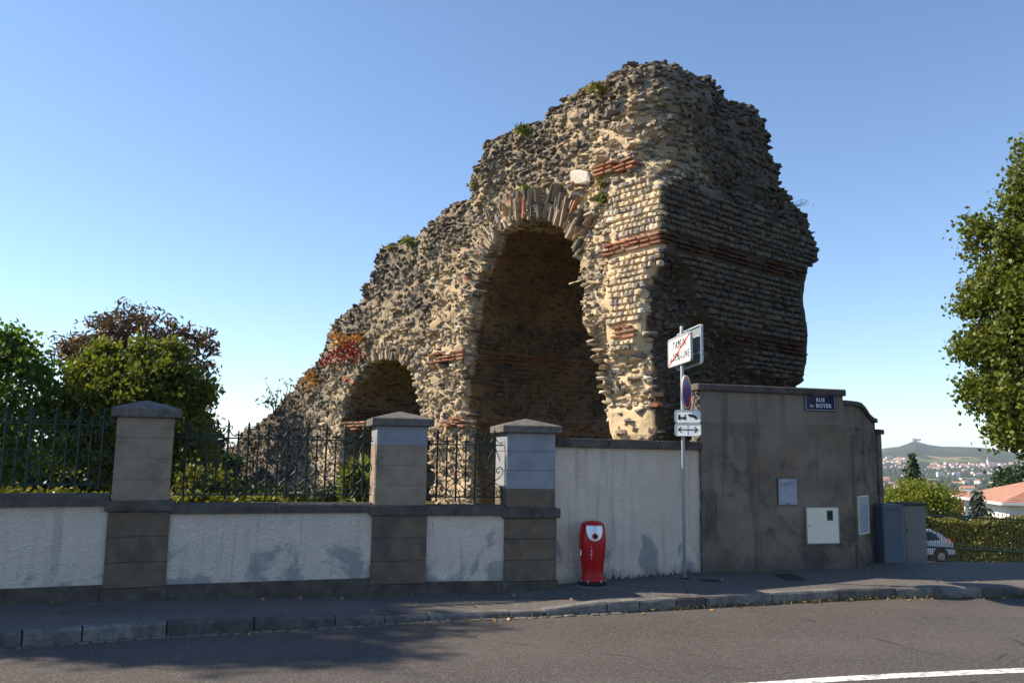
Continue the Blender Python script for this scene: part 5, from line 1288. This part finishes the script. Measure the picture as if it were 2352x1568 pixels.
# ---- big linden on the right
b_ = at(2560, 1200, 14.6); b_ = (b_[0], b_[1], -.05)
tree('linden_tree', b_, 9, [blob(2476, 745, 14.6, 1.65, 1.8, 2.25), blob(2516, 500, 14.6, 1.25, 1.5, 1.5), blob(2636, 600, 14.6, 2.0, 2.0, 2.8), blob(2306, 560, 14.9, .5, .7, .35, .8), blob(2298, 650, 14.9, .5, .7, .4, .8), blob(2286, 790, 14.9, .5, .7, .42, .8), blob(2298, 905, 14.8, .5, .7, .38, .8), blob(2356, 985, 14.6, .6, .7, .32, .8), blob(2376, 420, 14.7, .4, .6, .4, .6), blob(2426, 330, 14.7, .4, .6, .4, .5), blob(2456, 940, 14.5, 1.1, 1.2, .65, 2), blob(2241, 520, 15, .18, .3, .14, .12), blob(2231, 700, 15, .2, .3, .16, .12), blob(2216, 800, 15, .25, .3, .12, .15), blob(2236, 890, 15, .2, .3, .14, .12), blob(2326, 470, 14.8, .22, .3, .25, .15), blob(2371, 350, 14.7, .2, .3, .22, .12), blob(2386, 1020, 14.6, .25, .3, .15, .15)],
     3300, 26, .072, .125, M['leaf_linden'], 'large linden tree with sunlit leaves at the right edge', 'tree', .22, 1.25, .45, .2, shell=.55, limbs=30, twigs=300, trunk_top=4.5)
# ---- plants on the ruin
def on_front(dx, dy, v=.15):
    p = onplane(dx, dy, RC + VV * v, VV); return p
def patch(name, pts_px, n, size, mat, label, cat='vine', v=.1, spread=(.12, .10), elong=1.2):
    ctr = on_front(*pts_px[0], v); root = empty(name, tuple(ctr)); tag(root, label, cat)
    C = []
    for k in range(n):
        a = random.choice(pts_px); p = on_front(a[0] + random.gauss(0, 8), a[1] + random.gauss(0, 6), v - random.uniform(0.0, .16)); C.append(p - ctr)
    V, F = leaf_quads(np.array(C), size, elong, .2); obj_np('foliage', V, F, mat, root, kind='stuff')
    mb = MB()
    for k in range(4):
        a, b2 = random.choice(pts_px), random.choice(pts_px); mb.tube([on_front(*a, v) - ctr, on_front((a[0] + b2[0]) / 2, (a[1] + b2[1]) / 2 - 4, v - .05) - ctr, on_front(*b2, v) - ctr], .012, 4)
    mb.build('stems', M['bark'], root); return root
patch('red_creeper', [(785, 800), (765, 812), (805, 795), (750, 825), (815, 810), (740, 832), (800, 820), (775, 815)], 300, .085, M['vine'], 'crimson creeper on the ruin left of the small arch', v=.0)
patch('orange_creeper', [(775, 775), (770, 790), (795, 775), (815, 775), (825, 770), (765, 770), (790, 785)], 190, .08, M['vine2'], 'orange creeper just above the crimson creeper on the ruin', v=.05)
patch('yellow_creeper', [(715, 865), (705, 872), (700, 885), (720, 882), (712, 855)], 130, .08, M['vine2'], 'yellow creeper on the lower broken slope of the ruin', v=.35)
def tuft(dx, dy, n, r, mat, label, v=.1, size=.06, elong=3.5, cat='weed'):
    ctr = on_front(dx, dy, v); root = empty('wall_weed', tuple(ctr)); tag(root, label, cat, 'weeds growing on the ruin')
    C = rng.normal(size=(n, 3)) * np.array([r, r * .6, r * .6]) + np.array([0, -.05, r * .4])
    V, F = leaf_quads(C, size, elong, .1, -.8); obj_np('foliage', V, F, mat, root, kind='stuff')
tuft(1200, 303, 90, .11, M['tuft'], 'bright green weed tuft on the upper left shoulder of the ruin')
tuft(1373, 208, 80, .12, M['drygrass'], 'dry grass tuft left of the ruin summit')
tuft(940, 560, 90, .14, M['tuft'], 'green weed tuft on the ledge above the small arch', v=.2)
tuft(1380, 460, 40, .08, M['tuft'], 'small weed at the top of the coursed facing')
tuft(1382, 425, 30, .07, M['drygrass'], 'tiny dry weed above the coursed facing')
tuft(1208, 436, 30, .07, M['tuft'], 'small weed above the crown of the big arch')
tuft(1090, 428, 30, .09, M['drygrass'], 'thin dry weed on the left rim of the ruin', v=.3)
tuft(900, 575, 40, .10, M['drygrass'], 'dry weed on the step of the ruin rim', v=.3)
p = vz(1826, 478, .3); pw = RC + UU * .3 + VV * p[0] + np.array([0, 0, p[1]]); root = empty('dry_weed', tuple(pw)); tag(root, 'thin dry weed on the right rim of the ruin', 'weed', 'weeds growing on the ruin')
mb = MB()
for k in range(9): limb(mb, (-.2, 0, -.05), (random.uniform(-.05, .4), random.uniform(-.1, .1), random.uniform(.05, .28)), .006, .002, .1, 3)
mb.build('stems', M['bark'], root); V, F = leaf_quads(rng.normal(size=(26, 3)) * np.array([.12, .05, .06]) + np.array([.16, 0, .16]), .03); obj_np('foliage', V, F, M['tuft'], root, kind='stuff')
# sapling on the left end of the ruin
ps = on_front(632, 945, .4); root = empty('ailanthus_sapling', tuple(ps)); tag(root, 'spindly sapling sprouting from the low left end of the ruin', 'sapling')
mb = MB(); sc = .95; tw = []
for (x, z) in ((-.55, 1.35), (-.3, .9), (.25, 1.25), (.55, 1.3), (.1, 1.0), (.45, .75)): tw += limb(mb, (0, 0, -.1), (x * sc, random.uniform(-.15, .15), z * sc), .028, .006, .12, 5)[2:]
mb.build('stems', M['bark'], root)
C = np.array([list(random.choice(tw) + Vector((random.gauss(0, .07), random.gauss(0, .07), random.gauss(0, .05)))) for _ in range(50)] + [[random.gauss(-.2, .25), 0, random.gauss(.35, .12)] for _ in range(60)])
V, F = leaf_quads(C, .07, 3.0, .2); obj_np('foliage', V, F, M['tuft'], root, kind='stuff')
# ---- litter along the kerb: dry grass tufts and fallen leaves
C = []
for k in range(900):
    x = random.uniform(2.0, 9.5) if random.random() < .85 else random.uniform(-4, 2); C.append((x, Yk(x) - random.random() ** 2 * .10 + .012, ZR + random.uniform(0.005, .035)))
V, F = leaf_quads(np.array(C), .016, 5.0, .0, -1.0); o = obj_np('kerb_grass', V, F, M['drygrass']); tag(o, 'dry grass growing along the foot of the kerb', 'grass', kind='stuff')
C = []
for k in range(150):
    x = random.uniform(-6, 9); r_ = random.random()
    if r_ < .45: C.append((x, Yk(x) - abs(random.gauss(0, .12)) - .02, ZR + .012))
    elif r_ < .8: y = Yw(x) - abs(random.gauss(0, .12)) - .05; C.append((x, y, zpave(x, y) + .012))
    else: y = random.uniform(kerb_back(x), Yw(x) - .1); C.append((x, y, zpave(x, y) + .010))
V, F = leaf_quads(np.array(C), .045, 1.3, .95, 0, fold=.12); o = obj_np('fallen_leaves', V, F, M['deadleaf']); tag(o, 'scattered brown fallen leaves on pavement and gutter', 'leaves', kind='stuff')
#@@BACK
# ================================================================== BEYOND THE GATE
def gnd(x, y): return zterr(x, y)
# hedge behind the car
ha, hb_ = np.array([13.0, 41.5]), np.array([30.0, 38.0]); hd = (hb_ - ha) / np.linalg.norm(hb_ - ha); hl = float(np.linalg.norm(hb_ - ha)); hzb = zat(2250, 1284, 24.0, 39.3)
hz_top = zat(2250, 1192, 24.0, 39.3)
hroot = empty('clipped_hedge', (ha[0], ha[1], hzb - .3)); tag(hroot, 'long clipped yellow green hedge behind the iron gate', 'hedge')
n = 60000; s = rng.random(n) * hl; fz = rng.random(n); th = .55 + .06 * np.sin(s * 2.1); side = rng.random(n)
hgt = hz_top - hzb + .3 + .12 * np.sin(s * 1.3) + .08 * np.sin(s * 4.1)
off = np.where(side < .65, -th * (1 - rng.random(n) ** 2 * .35), np.where(side < .75, th, (rng.random(n) * 2 - 1) * th)); zz = np.where(side < .75, fz * hgt, hgt - rng.random(n) ** 2 * .3)
nd = np.array([-hd[1], hd[0]]); C = np.stack([s * hd[0] + off * nd[0], s * hd[1] + off * nd[1], zz], 1) + rng.normal(size=(n, 3)) * .05
V, F = leaf_quads(C, .115, 1.4, .3); obj_np('foliage', V, F, M['leaf_hedge'], hroot, kind='stuff')
mb = MB()
for k in range(18): x = hl * (k + .5) / 18; mb.tube([(x * hd[0], x * hd[1], -.2), (x * hd[0], x * hd[1], 1.2)], .05, 5)
mb.build('stems', M['bark'], hroot, kind='stuff')
def bt(name, px_c, Y, rx_px, top_px, bot_px, mat, label, leaf=.12, n=300, shape='round', cat='tree'):
    c = at(px_c, (top_px + bot_px) / 2, Y); zt_ = at(px_c, top_px, Y)[2]; zb_ = at(px_c, bot_px, Y)[2]; rx = rx_px / 1907 * Y
    zg = min(gnd(c[0], c[1]), zb_ - .3)
    if shape == 'round':
        bl = [(c[0], c[1], (zt_ + zb_) / 2, rx, rx, (zt_ - zb_) / 2), (c[0] - rx * .35, c[1], zb_ + (zt_ - zb_) * .35, rx * .6, rx * .6, (zt_ - zb_) * .3), (c[0] + rx * .35, c[1], zb_ + (zt_ - zb_) * .4, rx * .6, rx * .6, (zt_ - zb_) * .33)]
        return tree(name, (c[0], c[1], zg), zt_ - zg, bl, n, 24, leaf, leaf * 1.7, mat, label, cat, .12, 1.4, .3, shell=.6)
    root = empty(name, (c[0], c[1], zg)); tag(root, label, cat); H_ = zt_ - zg; hb0 = zb_ - zg - .2; P = []
    mb = MB(); mb.tube([(0, 0, -.2), (0, 0, H_ * .5), (0, 0, H_ * .97)], [.10 + H_ * .012, .05 + H_ * .006, .01], 7)
    nl = max(10, int((H_ - hb0) / .33))
    for k in range(nl):
        t = k / nl; z = hb0 + (H_ - hb0) * t; rr = rx * (1 - t) ** .85 + .08
        for j in range(9):
            a = random.random() * 6.283; ln = rr * random.uniform(.6, 1.12); tip = Vector((ln * math.cos(a), ln * math.sin(a), z - ln * .22 + random.uniform(-.1, .1)))
            mb.tube([(0, 0, z), tip], [.02, .006], 4, cap=False)
            m = max(4, int(ln * 22))
            for q in range(m):
                f = (q + 1) / m; P.append(Vector((0, 0, z)).lerp(tip, f) + Vector((random.gauss(0, .07), random.gauss(0, .07), random.gauss(-.04, .07))))
    mb.build('trunk', M['bark'], root); V, F = leaf_quads(np.array(P), leaf, 2.6, .2, .5); obj_np('crown', V, F, mat, root, kind='stuff'); return root
bt('round_tree', 2118, 46, 70, 1106, 1215, M['leaf_round'], 'round yellow green clipped tree behind the cabinets', .12, 420)
bt('slender_conifer', 2098, 55, 26, 1036, 1130, M['needle'], 'slender dark conifer above the round yellow green tree', .16, shape='cone')
bt('blue_spruce', 2247, 44, 48, 1120, 1232, M['needle_blue'], 'grey blue spruce left of the red roofed house', .15, shape='cone')
bt('small_green_tree', 2030, 60, 32, 1122, 1190, M['leaf_hedge'], 'small leafy tree beside the return wall', .13, 160)
bt('bare_brown_tree', 2205, 70, 30, 1128, 1190, M['deadleaf'], 'brownish sparse tree between round tree and spruce', .11, 110)
bt('cedar_tree', 2350, 75, 55, 1070, 1130, M['needle'], 'dark spreading cedar above the red roof at the right edge', .22, 200)
bt('dark_conifer', 2375, 95, 40, 1062, 1110, M['needle'], 'dark conifer beyond the cedar at the right edge', .25, shape='cone')
# red roofed house
hc = atY(2262, 1150, 47.0); hx0, hy0 = hc[0] + 1.6, 47.4; hzg = -6.2; hr_ = R(-12); house = empty('red_roofed_house', (hx0, hy0, hzg), hr_); tag(house, 'white bungalow with terracotta hip roof at the right edge', 'house')
ez = zat(2264, 1151, hc[0], 47.0) - hzg; LW, LD = 11.0, 8.0
MB().box((LW / 2, LD / 2, ez / 2 - .2), (LW, LD, ez)).build('wall', M['farblock'], house)
rp = zat(2352, 1117, 29.5, 50) - hzg
V = [(-.6, -.6, ez - .06), (LW + .6, -.6, ez - .06), (LW + .6, LD + .6, ez - .06), (-.6, LD + .6, ez - .06), (LD / 2, LD / 2, ez + 1.45), (LW - LD / 2, LD / 2, ez + 1.45)]
roof = MB().add(V, [(0, 1, 5, 4), (1, 2, 5), (2, 3, 4, 5), (3, 0, 4), (3, 2, 1, 0)]).build('roof', M['rooftile'], house)
for k in range(16):
    t = (k + .5) / 16; a = Vector(V[0]).lerp(Vector(V[4]), t); b2 = Vector(V[1]).lerp(Vector(V[5]), t); MB().tube([a + Vector((.0, 0, .0)), b2 + Vector((0, 0, .0))], .035, 4).build('tile_course', M['rooftile'], roof)
MB().box((LW / 2, -.62, ez - .10), (LW + 1.2, .08, .14)).build('gutter', M['farblock'], house)
MB().box((-.62, LD / 2, ez - .10), (.08, LD + 1.2, .14)).build('gutter', M['farblock'], house)
for x in (1.9, 5.0, 8.2):
    wn = MB().box((x, -.03, ez - 1.45), (1.1, .10, 1.2)).build('window', M['glass'], house)
    for s in (-1, 1): MB().box((x + s * .85, -.06, ez - 1.45), (.55, .06, 1.25)).build('shutter', M['rooftile'], wn)
# ================================================================== VALLEY TOWN
def house_mesh(w, d, h, roofh, mw, mr, flat=False):
    mb = MB(); mb.box((0, 0, h / 2 - 1), (w, d, h + 2)); 
    if flat: mb.mi = 1; mb.box((0, 0, h + .3), (w + .4, d + .4, .6)); 
    else:
        mb.mi = 1; mb.add([(-w / 2 - .4, -d / 2 - .4, h), (w / 2 + .4, -d / 2 - .4, h), (w / 2 + .4, d / 2 + .4, h), (-w / 2 - .4, d / 2 + .4, h), (-w / 2 + 1, 0, h + roofh), (w / 2 - 1, 0, h + roofh)], [(0, 1, 5, 4), (1, 2, 5), (2, 3, 4, 5), (3, 0, 4), (3, 2, 1, 0)])
    return mb
protos = []
def valley_pt(px, py):
    """first hit of the pixel ray with the terrain"""
    d = ray(px, py); t = 300.0
    while t < 6500:
        p = EYEP + d * t
        if p[2] < zterr(p[0], p[1]): return p
        t += 12
    return None
hm = [house_mesh(13, 9, 5.5, 2.4, None, None), house_mesh(17, 10, 6.5, 2.8, None, None), house_mesh(11, 9, 7.5, 2.2, None, None)]
hmesh = []
for k, mb in enumerate(hm):
    o = mb.build('valley_house', [M['farwall'], M['rooftile']]); hmesh.append(o.data); bpy.data.objects.remove(o)
rv = random.Random(12); nh = 0; tries = 0
rows_px = [(1064, 1076, 75, 2130, 2352), (1050, 1075, 60, 2014, 2110), (1076, 1092, 40, 2014, 2352), (1092, 1130, 26, 2014, 2110), (1100, 1135, 14, 2120, 2290)]
for (ya, yb, cnt, xa, xb) in rows_px:
    for k in range(cnt):
        qx, qy = rv.uniform(xa, xb), rv.uniform(ya, yb); p = valley_pt(qx, qy)
        if p is None: continue
        o = bpy.data.objects.new('valley_house', rv.choice(hmesh)); link(o); o.location = (p[0], p[1], zterr(p[0], p[1])); o.rotation_euler = (0, 0, rv.uniform(-.9, .9))
        s = rv.uniform(.6, 1.0) * (1 + max(0, math.hypot(p[0], p[1]) - 2500) / 5000); o.scale = (s, s, s)
        side = 'left of the slender conifer' if qx < 2085 else ('beyond the round yellow green tree' if qx < 2190 else 'near the village church' if qx < 2310 else 'above the red roof at right'); hgt_ = 'on the upper slope' if qy < 1066 else ('mid valley' if qy < 1090 else 'in the near valley')
        tag(o, 'pale far house with red roof %s, %s' % (hgt_, side), 'house', 'far houses %s %s' % (hgt_, side))
def far_block(name, px, py, wpx, hpx, label, cat='building', floors=5, cols=6, depth=14):
    p = valley_pt(px, py); D = p[1]; w = wpx / 1907 * D; h = hpx / 1907 * D; root = empty(name, (p[0], p[1], zterr(p[0], p[1])), R(-12)); tag(root, label, cat)
    MB().box((0, 0, h / 2 - 2), (w, depth, h + 4)).build('wall', M['farblock'], root); MB().box((0, 0, h + .3), (w + .5, depth + .5, .5)).build('roof', M['farwall'], root)
    wn = None
    for i in range(floors):
        for j in range(cols):
            x, z = -w / 2 + w * (j + .5) / cols, h * (i + .55) / floors
            if wn is None: wn = MB().box((0, 0, 0), (w / cols * .5, .3, h / floors * .5)).build('window', M['farglass'], root); o = wn
            else: o = copy(wn, root)
            o.location = (x, -depth / 2 - .05, z)
    return root
far_block('apartment_block', 2161, 1098, 15, 14, 'left of two white apartment blocks in the valley')
far_block('apartment_block', 2197, 1096, 14, 11, 'right of two white apartment blocks in the valley')
far_block('long_white_building', 2226, 1106, 36, 8, 'long low white building right of the apartment blocks', floors=2, cols=12, depth=20)
far_block('white_hall', 2138, 1106, 30, 6, 'low white hall left of the apartment blocks', floors=1, cols=9, depth=20)
far_block('white_tower', 2300, 1101, 5, 24, 'slim white tower block near the red roof', floors=9, cols=2, depth=10)
far_block('low_white_block', 2075, 1125, 18, 7, 'small low white block left below the conifer', floors=2, cols=5, depth=10)
# church with spire on the slope, castle on the summit
p = valley_pt(2278, 1071); ch_ = empty('village_church', (p[0], p[1], zterr(p[0], p[1]))); tag(ch_, 'village church with pointed spire on the far slope', 'church')
MB().box((0, 0, 6), (30, 14, 14)).build('nave', M['farwall'], ch_); MB().box((-12, 0, 12), (8, 8, 26)).build('tower', M['farwall'], ch_); MB().add([(-16, -4, 25), (-8, -4, 25), (-8, 4, 25), (-16, 4, 25), (-12, 0, 46)], [(0, 1, 4), (1, 2, 4), (2, 3, 4), (3, 0, 4), (3, 2, 1, 0)]).build('spire', M['rooftile'], ch_)
d = ray(2101, 1012); s = 5990 / math.hypot(d[0], d[1]); p = EYEP + d * s; ks = empty('hilltop_castle', (p[0], p[1], zterr(p[0], p[1]) - 2)); tag(ks, 'tiny castle on the summit of the far hill', 'castle')
MB().box((0, 0, 5), (20, 18, 16)).build('keep', M['farwall'], ks); MB().box((24, 0, 5), (28, 14, 12)).build('wing', M['farwall'], ks); MB().lathe([(5, 0), (5, 15), (6, 15), (6, 17)], (-14, 0, 0), 12).build('round_tower', M['farwall'], ks)
# ---- valley woods: lumpy far trees, one mass
bm = bmesh.new(); bmesh.ops.create_icosphere(bm, subdivisions=1, radius=1.0); bm.verts.index_update(); IV = np.array([v.co[:] for v in bm.verts]); IF = np.array([[v.index for v in f.verts] for f in bm.faces]); bm.free()
Vs, Fs = [], []; b = 0; nt_ = 0; rv = random.Random(5)
def addlump(x, y, s, h):
    global b
    v = IV * (1 + .28 * (np.array([rv.random() for _ in range(len(IV))])[:, None] - .5)) * np.array([s, s, h]) + np.array([x, y, zterr(x, y) + h * .45]); Vs.append(v); Fs.append(IF + b); b += len(IV)
for k in range(9000):
    left = rv.random() < .2
    r = rv.uniform(-.62, -.28) if left else rv.uniform(.40, .72); D = 110 * (4600 / 110) ** rv.random() if not left else 90 * (2500 / 90) ** rv.random()
    x, y = r * D, D
    clump = vnoise(np.array([[x, y, 0.0]]), 60 + D * .05, 9)[0]
    if D > 700 and clump < -.15: continue
    if D > 3300 and clump < .1: continue
    s = rv.uniform(2.2, 4.6) * (1 + D / 5000); addlump(x, y, s, s * rv.uniform(.8, 1.3))
o = obj_np('valley_woods', np.vstack(Vs), np.vstack(Fs), M['bigvalley']); tag(o, 'mass of dark trees filling the valley behind the town', 'woods', kind='stuff')
# ---- haze in the valley air
hz_o = MB().box((0, 0, 62), (19000, 19000, 250)).build('haze', None); hz_o['kind'] = 'stuff'; hz_o['label'] = 'thin blue air over the far valley'; hz_o['category'] = 'haze'
m = bpy.data.materials.new('haze_air'); m.use_nodes = True; t = m.node_tree; t.nodes.clear(); out = t.nodes.new('ShaderNodeOutputMaterial'); pv = t.nodes.new('ShaderNodeVolumePrincipled')
pv.inputs['Color'].default_value = (.78, .88, 1.0, 1); pv.inputs['Density'].default_value = 0.00008; pv.inputs['Anisotropy'].default_value = 0.2
t.links.new(pv.outputs[0], out.inputs['Volume']); hz_o.data.materials.clear(); hz_o.data.materials.append(m)
